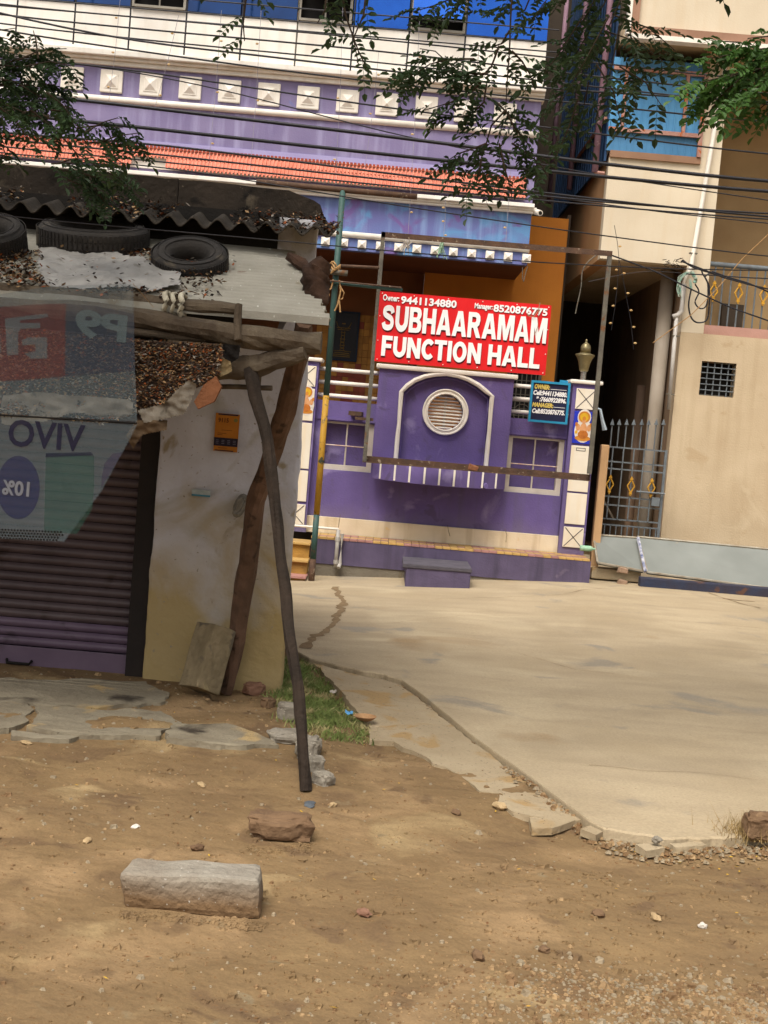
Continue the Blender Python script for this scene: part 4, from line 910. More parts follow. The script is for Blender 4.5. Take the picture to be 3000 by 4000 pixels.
c = at(2560, 1960, YG - .06); obj('latch', MB().rbox(c, (.12, .05, .13)).tube([c + Vector((-.3, 0, .13)), c + Vector((.13, 0, .13))], .016, 6), M_gateb, gt)
# plank leaning inside
o = obj('plank', MB().tube([at(2352, 1945, YG + .8), at(2398, 2030, YG + .6)], .02, 4), M_wood); tag(o, 'narrow plank leaning behind the gate bars low left', 'plank')

# grey sheet leaves lying before the gate
def leaf(p, name, lab, th=.035):
    P_ = [Vector(q) for q in p]; n = (P_[1] - P_[0]).cross(P_[3] - P_[0]).normalized(); n = -n if n.y > 0 else n
    e = empty(name, P_[3], lab, 'metal panel', 'grey sheet panels before the beige building')
    m = MB(); m.add(P_ + [q - n * th for q in P_], [(0, 1, 2, 3), (7, 6, 5, 4), (0, 4, 5, 1), (1, 5, 6, 2), (2, 6, 7, 3), (3, 7, 4, 0)]); obj('sheet', m, mat('grey_sheet_paint', '#80847f', '#747873', sc=1.8, rough=.5, bump=.06, spots=[('#a08a6a', 3.4, .70)]), e)
    r = MB()
    for i in range(4): r.tube([P_[i] + n * .005, P_[(i + 1) % 4] + n * .005], .018, 5)
    obj('edge_frame', r, M_rf if False else mat('panel_rim', '#a9a597', '#8c7d68', sc=6, bump=.3), e)
pA = [at(2318, 2090, 20.1), at(2492, 2102, 20.1), at(2512, 2232, 19.6), at(2334, 2198, 19.6)]; leaf(pA, 'sheet_panel', 'short grey sheet panel tilted before the iron gate')
pB = [at(2492, 2098, 20.05), at(3150, 2160, 20.05), at(3150, 2318, 19.5), at(2528, 2236, 19.5)]; leaf(pB, 'sheet_panel', 'long grey sheet panel tilted before the beige wall')
o = obj('blue_strap', MB().tube([at(2492, 2100, 20.0), at(2505, 2170, 19.7), at(2522, 2232, 19.42)], .022, 5, wob=.6), mat('blue_peeling_paint', '#3c4a7a', '#c9c9cf', sc=14)); tag(o, 'blue peeling edge strip between the two grey sheet panels', 'strip')
b0, b1 = at(2500, 2262, 19.35), at(3200, 2345, 19.35); o = obj('blue_beam', MB().rbox(((b0.x + b1.x) / 2, 19.4, (b0.z + b1.z) / 2), (b1.x - b0.x, .16, .15), rot=(0, 0, 0), cham=.02), mat('navy_rusty_beam', '#2f3a52', '#3a3238', sc=3, bump=.3, spots=('#5a4034', 5, .58))); tag(o, 'navy rust stained beam lying under the long grey panel', 'beam')
b0 = at(2400, 2240, 19.75); o = obj('cement_kerb', MB().rbox((b0.x + .02, 19.85, b0.z - .02), (.72, .3, .16), cham=.02, jit=.006), M_conc2); tag(o, 'rough cement kerb block under the short grey panel', 'kerb block')
for (px, py, l) in ((2432, 2226, 'upper tan brick bit on the kerb below the short grey panel'), (2430, 2275, 'lower tan brick bit on the ground below the short grey panel')):
    c = at(px, py, 19.5); o = obj('brick_bit', MB().rbox(c, (.13, .1, .08), rot=(0, .05, .2), jit=.012, cham=.012), mat('tan_brick', '#a58a72', '#917660', sc=9, bump=.5)); tag(o, l, 'brick')
c = at(2290, 2142, 19.6); o = obj('green_bottle', MB().tube([c + Vector((-.09, 0, 0)), c + Vector((.06, 0, 0)), c + Vector((.085, 0, 0)), c + Vector((.1, 0, 0)), c + Vector((.13, 0, 0))], [.042, .042, .03, .016, .016], 12), mat('green_plastic', '#6fae84', '#a8cdb0', sc=12, rough=.2, bump=.05), smooth=True); tag(o, 'small green plastic bottle lying at the end of the walkway', 'bottle')
c = at(2345, 1640, 19.4); o = obj('cloth_strip', MB().slab([(0, 0), (1, 0), (1, 1), (0, 1)], 0, .1), M_pan); bpy.data.objects.remove(o)
cl = MB(); P_ = [at(2320, 1590, 19.6), at(2345, 1600, 19.55), at(2352, 1640, 19.55), at(2362, 1680, 19.55)]
cl.tube(P_, [.02, .035, .045, .06], 8, flat=.5, wob=.8); o = obj('cloth_rag', cl, mat('pale_blue_rag', '#a9b5bb', '#8f9ca4', sc=9, bump=.4)); tag(o, 'pale blue rag hanging off the right pillar side', 'rag')
# ================================================================== SHOP (kiosk) AT LEFT
YS = 10.7
sh = empty('roadside_shop', (-2.4, YS, 0), 'small limewashed roadside shop with shutter and dark concrete parapet', 'shop')
wl0 = at(575, 2400, YS).x; wl1 = -.705
# pier wall with uneven face
def rough_wall(x0, x1, z0, z1, y, t, nx_=40, nz_=80, amp=.014):
    m = MB(); vs_ = []
    for j in range(nz_ + 1):
        for i in range(nx_ + 1):
            x = x0 + (x1 - x0) * i / nx_; z = z0 + (z1 - z0) * j / nz_; p = Vector((x, z, 1))
            d = noise.noise(p * 2.2) * amp * 1.4 + noise.noise(p * 7) * amp * .5 + noise.noise(p * 19) * amp * .25
            if i in (0, nx_): x += noise.noise(Vector((z * 3, i, 2))) * .018 + noise.noise(Vector((z * 11, i, 2))) * .006
            vs_.append((x, y + d, z))
    w = nx_ + 1; fs = [(j * w + i, j * w + i + 1, (j + 1) * w + i + 1, (j + 1) * w + i) for j in range(nz_) for i in range(nx_)]
    o = len(vs_); vs_ += [(v[0], y + t, v[2]) for v in vs_[:]]
    for j in range(nz_): fs += [(j * w, (j + 1) * w, (j + 1) * w + o, j * w + o), (j * w + nx_, j * w + nx_ + o, (j + 1) * w + nx_ + o, (j + 1) * w + nx_)]
    fs += [(nz_ * w + i, nz_ * w + i + 1, nz_ * w + i + 1 + o, nz_ * w + i + o) for i in range(nx_)]
    return m.add(vs_, fs)
obj('pier_wall', rough_wall(wl0, wl1, -.2, 3.72, YS, .18), M_shackw, sh, norm=False, smooth=True)
obj('rear_wall', MB().box(-8, -.94, YS + .19, YS + 3.2, -.2, 3.74), mat('sooty_limewash', '#8d8b8e', '#77747a', sc=2, bump=.4, drip=('#3d3833', .6)), sh)
obj('upper_wall', MB().box(-8, -1.0, YS - .04, YS - .02, 2.7, 3.74).box(-8, wl0 - .001, YS - .0, YS + .17, 2.35, 2.69), mat('black_upper_wall', '#221e1a', '#191613', sc=2, bump=.4), sh)  # even near-black tone for the wall below the corrugated roof
M_shut = mat('brown_shutter_paint', '#5f5153', '#504447', sc=3, rough=.45, bump=.1, spec=.4, spots=('#3a2c2a', 2.2, .6), drip=('#3b2f2e', .4)); M_shut2 = mat('mauve_shutter_paint', '#6f5f70', '#625264', sc=3, rough=.4, bump=.08, spots=('#3a3236', 2.6, .62))
zb_, zt_ = at(300, 2640, YS + .2).z + .02, 2.3; xs1 = at(655, 2300, YS).x
def slat_mesh(h):
    m = MB(); n = 6; L = -4.6; R = 0
    pr = [(-.5 * h + h * i / n, -.024 * math.sin(math.pi * i / n) ** .7) for i in range(n + 1)]
    vs_ = [(x_, y, z) for (z, y) in pr for x_ in (L, R)]; return m.add(vs_, [(2 * i, 2 * i + 1, 2 * i + 3, 2 * i + 2) for i in range(n)])
hs_ = .0745; msl = mesh_of(slat_mesh(hs_ - .004), M_shut, smooth=True, name='shutter_slat')
z = zb_ + .20; i = 0
# mauve lower slats, brown above
msl2 = mesh_of(slat_mesh(hs_ - .004), M_shut2, smooth=True, name='shutter_slat')
while z < zt_:
    inst('shutter_slat', msl2 if i < 3 else msl, sh, (wl0 - .16, YS + .16, z + hs_ / 2)); z += hs_; i += 1
obj('shutter_bottom_plate', MB().rbox((wl0 - .16 - 2.3, YS + .155, zb_ + .1), (4.6, .03, .19), cham=.004), M_shut2, sh)
hp = at(75, 2583, YS + .13); obj('shutter_handle', MB().tube([hp + Vector((-.1, 0, .01)), hp + Vector((-.09, -.04, -.01)), hp + Vector((.09, -.04, -.01)), hp + Vector((.1, 0, .01))], .012, 6), M_dark, sh)
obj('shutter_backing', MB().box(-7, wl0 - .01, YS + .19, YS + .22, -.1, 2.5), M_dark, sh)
obj('guide_channel', MB().box(wl0 - .155, wl0 - .006, YS + .06, YS + .185, zb_ - .02, 2.45), mat('black_channel', '#241c18', '#1c1613', sc=4, bump=.2, rough=.7), sh)  # black covers the guide and, painted in, the shadow strip beside it
# parapet: weathered slab in two stretches, chamfered end
M_par = mat('mouldy_concrete', '#3d352d', '#2b2621', sc=2.4, rough=1, bump=.9, bsc=16, spots=[('#5b5245', 3, .63), ('#1a1714', 5, .62)], fleck=('#6a6152', 40, .70))
yp_ = 10.95
prof = [at(1250, 872, yp_), at(1252, 800, yp_), at(1225, 782, yp_), at(1130, 742, yp_), at(820, 708, yp_)]
prof = [(-.70, at(1250, 872, yp_).z)] + [(p.x, p.z) for p in prof[1:]]
a0 = at(700, 702, yp_); P0 = prof + [(a0.x, a0.z), (a0.x, prof[0][1])]
def rough_prism(P_, y0, y1, amp, seed):
    P_ = jitter_poly(P_, .1, amp, seed); return MB().plate(P_, [], y0, y1)
obj('parapet_slab', rough_prism(P0, yp_, yp_ + .7, .012, 2), M_par, sh, bev=.015)
a1 = at(690, 690, yp_); obj('parapet_slab', rough_prism([(a0.x - .012, prof[0][1]), (a0.x - .012, a1.z - .01), (at(300, 668, yp_).x, at(300, 660, yp_).z), (at(0, 640, yp_).x, at(0, 640, yp_).z), (-7, at(0, 645, yp_).z), (-7, prof[0][1])], yp_ + .03, yp_ + .7, .014, 5), M_par, sh, bev=.015)
# upper corrugated sheet roof
M_acs = mat('asbestos_sheet', '#403a32', '#332d27', sc=3, rough=1, bump=.7, bsc=20, spots=[('#5b5446', 3, .64), ('#211e1a', 4, .60)])
def corr(x0, x1, y0, y1, zf, zbk, pitch_, amp, thick, along='x', jit=0, nxx=None):
    m = MB(); n = int((x1 - x0) / pitch_ * 12); r = 7; vs_ = []
    for s_ in (0, 1):
        for j in range(r):
            t = j / (r - 1)
            for i in range(n + 1):
                x = x0 + (x1 - x0) * i / n; y = y0 + (y1 - y0) * t
                if j == 0: y += noise.noise(Vector((x * 1.3, 0, 9))) * .05 + (.04 if int((x + 20) / 1.05) % 2 else 0)
                z = zf + (zbk - zf) * t + amp * math.sin(2 * math.pi * x / pitch_) + noise.noise(Vector((x * .8, y, 0))) * .02 - s_ * thick
                vs_.append((x, y, z))
    k = n + 1; fs = []
    for s_ in (0, 1):
        o = s_ * r * k; fs += [(o + j * k + i, o + j * k + i + 1, o + (j + 1) * k + i + 1, o + (j + 1) * k + i) for j in range(r - 1) for i in range(n)]
    o = r * k; fs += [(i, i + 1, o + i + 1, o + i) for i in range(n)] + [(j * k, (j + 1) * k, o + (j + 1) * k, o + j * k) for j in range(r - 1)] + [(j * k + n, (j + 1) * k + n, o + (j + 1) * k + n, o + j * k + n) for j in range(r - 1)]
    return m.add(vs_, fs)
yc0 = 10.3; zc = at(1000, 880, yc0).z; xcr = at(1310, 905, yc0).x
obj('corrugated_roof', corr(-7, xcr, yc0, 11.0, zc - .0, zc + .17, .185, .036, .012), M_acs, sh, smooth=True)
dl = MB()
M_dl = [mat('litter_brown', '#5a3d26', '#3f2b1c', sc=20, bump=0), mat('litter_tan', '#a98a62', '#8c6e4c', sc=20, bump=0), mat('litter_orange', '#a5582a', '#8a4820', sc=20, bump=0), mat('litter_pale', '#9b9184', '#80776b', sc=20, bump=0), mat('litter_dark', '#2f2620', '#241d18', sc=20, bump=0)]
def litter(mb, c, spread_n, L=(.02, .05)):
    for _ in range(spread_n):
        mb.cur = random.choices(range(5), (5, 3, 1.4, 1.2, 4))[0]; leaflet(mb, (c[0] + random.gauss(0, .03), c[1] + random.gauss(0, .02), c[2] + random.uniform(0, .02)), random.uniform(*L), random.uniform(.012, .028), random.random() * 6.3, .7)
for i in range(900):
    x = random.uniform(-3.3, xcr); 
    if noise.noise(Vector((x * 1.6, 3, 0))) < -.15: continue
    t = random.random(); y = yc0 + .02 + t * .6; litter(dl, (x, y, zc + .17 * t / .9 * .9 + .036 * math.sin(2 * math.pi * x / .185) + .01), 2)
tag(obj('roof_litter', dl, M_dl, norm=False), 'dry leaf litter lying in the furrows of the upper corrugated roof', 'litter', kind='stuff')

# lean-to awning roof: fine corrugated metal
an = empty('awning', (-1.7, 9.6, 2.8), 'sloping grey metal awning with fine ribs over the shop front', 'awning')
yA0, yA1 = 9.0, 10.62; zA0 = at(1290, 1245, yA0).z; zA1 = at(1150, 985, yA1).z
def roofz(x, y): t = (y - yA0) / (yA1 - yA0); return zA0 + (zA1 - zA0) * t
xr0, xr1 = at(1292, 1245, yA0).x, at(1150, 990, yA1).x
M_metal = mat('grey_metal_sheet', '#a39f93', '#8d897c', sc=2.5, rough=.6, bump=.2, spots=[('#7b6f58', 1.8, .58), ('#6a4a36', 3.5, .68)], fleck=('#c2c0b6', 30, .68))
m = MB(); vs_ = []; ny = 150; nx_ = 30
for s_ in (0, 1):
    for j in range(ny + 1):
        t = j / ny; y = yA0 + (yA1 - yA0) * t; xr = xr0 + (xr1 - xr0) * t - .02 * (j // 7 % 2)
        for i in range(nx_ + 1):
            x = -6 + (xr + 6) * (i / nx_); x = xr - (xr + 6) * (1 - i / nx_) ** 1.6
            z = roofz(x, y) + .019 * math.sin(2 * math.pi * y / .076) + noise.noise(Vector((x * 1.1, y * 1.1, 4))) * .018 - s_ * .006
            vs_.append((x, y, z))
k = nx_ + 1; fs = []
for s_ in (0, 1):
    o = s_ * (ny + 1) * k; fs += [(o + j * k + i, o + j * k + i + 1, o + (j + 1) * k + i + 1, o + (j + 1) * k + i) for j in range(ny) for i in range(nx_)]
o = (ny + 1) * k; fs += [(i, i + 1, o + i + 1, o + i) for i in range(nx_)] + [(j * k + nx_, (j + 1) * k + nx_, o + (j + 1) * k + nx_, o + j * k + nx_) for j in range(ny)]
obj('metal_sheet', m.add(vs_, fs), M_metal, an, smooth=False)
obj('front_lip', MB().box(-6, xr0 - .01, yA0 - .012, yA0 - .001, zA0 - .045, zA0 + .004), M_metal, an)
# crumpled grey plastic over the awning
cp = MB(); poly = [(150, 935), (232, 918), (300, 960), (420, 1000), (560, 1040), (690, 1070), (715, 1110), (700, 1150), (600, 1160), (470, 1150), (330, 1165), (200, 1150), (130, 1090)]
def on_roof(px, py):
    d = ray(px, py); O = Vector((0, 0, CAM_H)); s_ = (zA1 - zA0) / (yA1 - yA0)
    t = (zA0 - s_ * yA0 - O.z) / (d.z - s_ * d.y); return O + d * t
PP = [on_roof(*p) for p in poly]; P2 = [(p.x, p.y) for p in PP]; bx = [min(p[0] for p in P2), max(p[0] for p in P2)]; by = [min(p[1] for p in P2), max(p[1] for p in P2)]
def cloth_grid(P2, zf, n=70, jit=.03):
    m = MB(); idx = {}; bx = [min(p[0] for p in P2), max(p[0] for p in P2)]; by = [min(p[1] for p in P2), max(p[1] for p in P2)]
    for j in range(n + 1):
        for i in range(n + 1):
            x = bx[0] + (bx[1] - bx[0]) * i / n; y = by[0] + (by[1] - by[0]) * j / n
            q = noise.noise_vector(Vector((x * 6, y * 6, 1))) * jit
            if inside(x + q.x, y + q.y, P2): idx[(i, j)] = len(m.v); m.v.append((x, y, zf(x, y)))
    for (i, j) in list(idx):
        if all(k_ in idx for k_ in ((i + 1, j), (i + 1, j + 1), (i, j + 1))): m.f.append((idx[(i, j)], idx[(i + 1, j)], idx[(i + 1, j + 1)], idx[(i, j + 1)])); m.mi.append(0)
    return m
zf = lambda x, y: roofz(x, y) + .05 + noise.noise(Vector((x * 5, y * 5, 8))) * .035 + noise.noise(Vector((x * 14, y * 14, 8))) * .014
o = obj('plastic_sheet', cloth_grid(P2, zf), mat('crumpled_grey_plastic', '#a5a29d', '#8a8782', sc=5, rough=.6, bump=.5, bsc=18, spots=('#5c554c', 4, .64)), norm=False, smooth=True); tag(o, 'crumpled pale grey plastic sheet lying on the awning below the tyres', 'plastic sheet')
# litter on the awning
al = MB()
for i in range(5200):
    px, py = random.uniform(-40, 900), random.uniform(1000, 1210); p = on_roof(px, py)
    if p.x > at(840, 1100, 9.3).x or p.y < yA0: continue
    if inside(p.x, p.y, P2) and random.random() < .93: continue
    if p.x > at(600, 1100, 9.3).x and random.random() < .7: continue
    litter(al, (p.x, p.y, roofz(p.x, p.y) + .03 + abs(noise.noise(Vector((p.x * 4, p.y * 4, 0)))) * .06), 1)
tag(obj('awning_litter', al, M_dl, norm=False), 'brown leaf litter and scraps strewn over the left part of the awning', 'litter', kind='stuff')

# tyres on the awning
M_tyre = mat('old_rubber', '#2e2c2b', '#3a3632', sc=5, rough=.85, bump=.4, bsc=30, spots=('#5a5246', 4, .62))
def tyre(px, py, Y, R, ri, wdt, label, tilt=.3, rz=0):
    c = at(px, py, Y); e = empty('old_tyre', c, label, 'tyre', 'old tyres on the awning roof')
    prof = []
    for (r, z) in ((ri, .25), (ri + .015, .42), (ri + .04, .5), ((ri + R) / 2, .56), (R - .03, .5), (R - .006, .38), (R, .15), (R, -.15), (R - .006, -.38), (R - .03, -.5), ((ri + R) / 2, -.56), (ri + .03, -.5), (ri, -.3), (ri - .012, 0)): prof.append((r, z * wdt))
    M = Matrix.Rotation(tilt, 3, 'X'); M = Matrix.Rotation(rz, 3, 'Z') @ M; n = 48; m = MB(); vs_ = []
    for k in range(n):
        t = 2 * math.pi * k / n
        for (r, z) in prof: vs_.append(c + M @ Vector((r * math.cos(t), r * math.sin(t), z)))
    q = len(prof); m.add(vs_, [(k * q + i, k * q + (i + 1) % q, ((k + 1) % n) * q + (i + 1) % q, ((k + 1) % n) * q + i) for k in range(n) for i in range(q)])
    obj('casing', m, M_tyre, e, smooth=True)
    tr = MB()
    for k in range(72):
        t = 2 * math.pi * k / 72; w = .6 * math.pi / 72
        for z0 in (-.3, .0, .3):
            pts = [(R + .001, t - w, z0 - .12), (R + .001, t + w, z0 - .12), (R + .001, t + w, z0 + .12), (R + .001, t - w, z0 + .12)]
            lo = [c + M @ Vector((r * math.cos(a_), r * math.sin(a_), z * wdt)) for r, a_, z in pts]; hi = [c + M @ Vector(((r + .007) * math.cos(a_), (r + .007) * math.sin(a_), z * wdt)) for r, a_, z in pts]
            tr.add(lo + hi, [(4, 5, 6, 7), (0, 1, 5, 4), (1, 2, 6, 5), (2, 3, 7, 6), (3, 0, 4, 7)])
    x_ = obj('tread', tr, M_tyre, e); x_['kind'] = 'stuff'
    rg = MB()
    for rr_ in ((ri + R) / 2 + .03, ri + .045):
        rg.tube([c + M @ Vector((rr_ * math.cos(t), rr_ * math.sin(t), .555 * wdt)) for t in np.linspace(0, 2 * math.pi, 49)], .004, 5)
    obj('sidewall_ring', rg, M_tyre, e)
tyre(742, 1020, 9.9, .272, .135, .16, 'small old car tyre lying at the right on the awning', .56)
tyre(365, 932, 10.30, .41, .27, .20, 'large wide tyre lying half hidden under the corrugated roof edge', .28)
tyre(-30, 935, 9.8, .235, .11, .20, 'old tyre cut off by the left photo edge', .58)

# old brown sack and rotten timber at the right end of the awning
sk = MB(); pts = [at(1272, 1015, 9.6), at(1240, 1060, 9.6), at(1228, 1110, 9.55), at(1245, 1150, 9.5), at(1262, 1190, 9.4)]
sk.tube(cat(pts, 5), list(np.interp(np.linspace(0, 4, 21), range(5), [.045, .09, .10, .075, .03])), 18, wob=.45); o = obj('rotten_stump', sk, mat('dark_rotten_wood', '#4a3528', '#2e2018', sc=7, rough=1, bump=.9, bsc=20), smooth=True); tag(o, 'dark rotten timber stump at the right end of the awning', 'timber')
sk = MB(); sk.tube([at(1130, 1000, 10.2), at(1165, 1030, 10.1), at(1205, 1055, 10.0), at(1250, 1050, 9.8)], [.03, .045, .04, .03], 8, wob=.7); o = obj('bent_branch', sk, mat('dark_rotten_wood', '#4a3528')); tag(o, 'short bent dark branch behind the rotten stump', 'branch')

# logs
def log(p, label, r, m_=None, wob=.35, Yoff=0, flat=1.0, n=12):
    pts = []
    for i in range(len(p) - 1):
        a, b_ = at(*p[i]), at(*p[i + 1]); k_ = 6
        for j in range(k_): q = a.lerp(b_, j / k_); pts.append(q + noise.noise_vector(q * 3) * .012)
    pts.append(at(*p[-1])); rs_ = np.interp(np.linspace(0, 1, len(pts)), np.linspace(0, 1, len(r)), r)
    o = obj('wooden_log', MB().tube(pts, list(rs_), n, wob=wob, flat=flat), m_ or M_wood, smooth=False); return tag(o, label, 'log', 'timbers propping up the awning')
log([(-200, 1180, 8.95), (500, 1235, 8.95), (900, 1305, 8.92), (1255, 1345, 8.9)], 'thickest log running along the awning front to a blunt right end', [.06, .066, .074, .07])
log([(-200, 1120, 9.05), (500, 1172, 9.05), (930, 1210, 9.0)], 'upper log under the awning tied round with white cloth', [.05, .052, .04])
log([(420, 1288, 8.93), (800, 1322, 8.93)], 'thin lowest log above the leaf heap', [.028, .024], wob=.2)
log([(830, 1455, 9.0), (1010, 1425, 8.95), (1192, 1378, 8.85)], 'split plank rising to the right below the thick log', [.05, .055, .035], flat=1.3)
log([(800, 1512, 9.1), (1062, 1516, 9.0)], 'short pale stick pointing right below the split plank', [.016, .018], wob=.1)
log([(1008, 1390, 9.05), (1000, 1560, 9.05)], 'short upright stub behind the dark prop pole', [.028, .028], wob=.2)
log([(936, 1188, 8.9), (930, 1330, 8.84)], 'short upright peg in front of the thick log', [.022, .026], wob=.2)
# posts
log([(972, 1440, 8.95), (1000, 1560, 8.85), (1042, 1720, 8.75), (1075, 1950, 8.6), (1100, 2200, 8.4), (1135, 2500, 8.15), (1178, 2850, 7.97), (1195, 3090, 7.88)], 'slender dark crooked prop pole standing on the earth before the shop', [.046, .04, .038, .036, .035, .035, .036, .04], m_=M_woodd, wob=.45)
log([(1190, 1255, 9.0), (1165, 1400, 9.3), (1120, 1600, 9.6), (1068, 1750, 9.85), (1005, 1950, 10.1), (960, 2250, 10.35), (925, 2500, 10.5), (880, 2705, 10.55)], 'thick brown bark covered timber leaning along the shop wall', [.055, .065, .07, .065, .07, .075, .065, .05], m_=M_wood2, wob=.3)
c = at(680, 1188, 9.0); m = MB()
for i, dx in enumerate((-.05, .0, .055)): m.tube([c + Vector((dx, .0 + .068 * math.sin(t), .068 * math.cos(t))) + Vector((.01 * math.sin(t * 3), 0, 0)) for t in np.linspace(0, 2 * math.pi, 15)], .018 - .004 * (i == 1), 7, wob=.4)
m.tube([c + Vector((.05, -.06, .0)), c + Vector((.06, -.07, -.06)), c + Vector((.05, -.06, -.1))], [.02, .018, .008], 6)
tag(obj('cloth_tie', m, mat('dirty_white_cloth', '#c2bca8', '#a8a08a', sc=9, bump=.5), smooth=True), 'dirty white cloth knotted round the upper log', 'cloth')
# bits between log and sheet
o = obj('terracotta_board', MB().rbox(at(1010, 1262, 9.25), (.26, .03, .13), rot=(.3, .12, 0), jit=.012, cham=.006), mat('terracotta_fragment', '#8f6650', '#7a5340', sc=6, bump=.4)); tag(o, 'reddish board fragment tucked under the awning sheet', 'board')
o = obj('grey_board', MB().rbox(at(1085, 1270, 9.6), (.09, .02, .22), rot=(0, .4, 0), cham=.004), mat('blue_grey_board', '#82838c', '#6d6e78', sc=4)); tag(o, 'narrow blue grey board slanting behind the logs', 'board')
for (pts, th, lab) in (([(845, 1470), (868, 1510), (838, 1570), (775, 1600), (760, 1570), (800, 1500)], .06, 'broken orange brown clay slab at the right end of the leaf heap'),):
    P_ = [at(px, py, 8.72) for px, py in pts]; o = obj('clay_slab', MB().plate(jitter_poly([(p.x, p.z) for p in P_], .03, .008, 3), [], 8.70, 8.70 + th), mat('clay_fragment', '#8a5a3a', '#74482d', sc=7, bump=.5)); tag(o, lab, 'slab')
# sagging debris heap under the logs
def heap_y(x, z): 
    s_ = (z - 2.05) / .55; return 8.62 + .22 * s_ + noise.noise(Vector((x * 3, z * 4, 0))) * .07 + noise.noise(Vector((x * 9, z * 11, 3))) * .03
hx1 = at(850, 1500, 8.8).x
hm = MB(); nx_, nz_ = 150, 44; vs_ = []
def heap_top(x): return 2.60
def heap_bot(x):
    u = max(0, min(1, (hx1 - x) / .9)); return 2.42 - .38 * (1 - (1 - u) ** 2) + noise.noise(Vector((x * 3, 2, 0))) * .05 + noise.noise(Vector((x * 11, 2, 0))) * .02
for j in range(nz_ + 1):
    for i in range(nx_ + 1):
        x = -5 + (hx1 + 5) * (1 - (1 - i / nx_) ** 1.7); zb2, zt2 = heap_bot(x), heap_top(x); z = zb2 + (zt2 - zb2) * j / nz_; vs_.append((x, heap_y(x, z) + (.12 if j == 0 else 0), z))
for i in range(nx_ + 1): x = vs_[i][0]; vs_.append((x, 9.6, heap_bot(x) + .18))
k = nx_ + 1; fs = [(j * k + i, j * k + i + 1, (j + 1) * k + i + 1, (j + 1) * k + i) for j in range(nz_) for i in range(nx_)]
o = (nz_ + 1) * k; fs += [(i, o + i, o + i + 1, i + 1) for i in range(nx_)]
he = tag(obj('debris_heap', hm.add(vs_, fs), mat('rotting_litter', '#43342a', '#2f251e', sc=12, rough=1, bump=1, bsc=30, spots=('#76665a', 5, .62)), norm=False), 'sagging heap of rotting litter and rags hanging under the logs', 'debris', kind='stuff')
hl = MB()
def hl_leaf(x, z, L, w, mi):
    y = heap_y(x, z) - random.uniform(.004, .035); hl.cur = mi; a = random.gauss(0, .55); d = Vector((math.cos(a), random.uniform(-.5, .2), math.sin(a))); n = Vector((random.uniform(-.3, .3), -.6, 1)).normalized() if random.random() < .6 else Vector((0, -1, .2)).cross(d)
    c = Vector((x, y, z)); n = n.cross(d).normalized() if random.random() < .5 else n
    hl.add([c, c + d * L * .5 + n * w * .5, c + d * L, c + d * L * .5 - n * w * .5], [(0, 1, 2, 3)])
for i in range(13000):
    x = hx1 - random.random() * 1.75; z = random.uniform(heap_bot(x), heap_top(x)); rgn = noise.noise(Vector((x * 3.5, z * 5, 7)))
    mi = random.choices(range(5), (6, 3, 1.3, 1.5 + (5 if rgn > .25 else 0), 5))[0]
    hl_leaf(x, z, random.uniform(.012, .036), random.uniform(.006, .015), mi)
tag(obj('heap_litter', hl, M_dl, norm=False), 'dead leaves and paper scraps covering the sagging heap', 'litter', kind='stuff')
# rags along the lower edge
def rag(pts, Y, name, lab, m_, seed, thick=.05):
    P_ = [(at(px, py, Y).x, at(px, py, Y).z) for px, py in pts]; P_ = jitter_poly(P_, .03, .012, seed); m = MB()
    bx_ = [min(p[0] for p in P_), max(p[0] for p in P_)]; bz_ = [min(p[1] for p in P_), max(p[1] for p in P_)]; n = 44; idx = {}
    for j in range(n + 1):
        for i in range(n + 1):
            x = bx_[0] + (bx_[1] - bx_[0]) * i / n; z = bz_[0] + (bz_[1] - bz_[0]) * j / n
            if inside(x, z, P_): idx[(i, j)] = len(m.v); m.v.append((x, Y + noise.noise(Vector((x * 7, z * 9, seed))) * thick + noise.noise(Vector((x * 21, z * 25, seed))) * thick * .4, z))
    for (i, j) in list(idx):
        if all(k_ in idx for k_ in ((i + 1, j), (i + 1, j + 1), (i, j + 1))): m.f.append((idx[(i, j)], idx[(i + 1, j)], idx[(i + 1, j + 1)], idx[(i, j + 1)])); m.mi.append(0)
    return tag(obj(name, m, m_, norm=False, smooth=True), lab, 'rag', 'rags hanging off the litter heap')
M_rag = mat('grey_rag', '#8d8578', '#6f675b', sc=6, rough=1, bump=.8, bsc=20, spots=('#4c443a', 7, .6)); M_rag2 = mat('brown_rag', '#6e5a43', '#524231', sc=6, rough=1, bump=.8, bsc=20)
rag([(540, 1600), (640, 1570), (740, 1480), (770, 1500), (755, 1560), (720, 1620), (640, 1640), (560, 1655)], 8.58, 'hanging_rag', 'grey rag bunched at the right end of the heap beside the clay slab', M_rag, 1)
rag([(530, 1640), (660, 1640), (655, 1680), (560, 1700), (520, 1760), (490, 1700)], 8.62, 'hanging_rag', 'brown rag drooping over the top corner of the shutter', M_rag2, 2)
rag([(0, 1540), (140, 1530), (330, 1545), (520, 1560), (530, 1620), (420, 1640), (300, 1610), (180, 1650), (60, 1670), (0, 1660)], 8.60, 'hanging_rag', 'long dirty grey rag along the lower edge of the heap behind the reflection sheet', M_rag, 3)
rag([(850, 1390), (900, 1410), (905, 1450), (860, 1475), (830, 1450)], 8.80, 'hanging_rag', 'small tan rag between the leaf heap and the split plank', mat('tan_rag', '#93815f', '#7b6a4c', sc=6, rough=1, bump=.8), 4)
rag([(870, 1340), (940, 1345), (935, 1400), (895, 1425), (870, 1390)], 8.84, 'hanging_rag', 'black rag bundled under the thick log end', mat('black_rag', '#1d1916', '#15110f', sc=6, rough=1, bump=.6), 5)

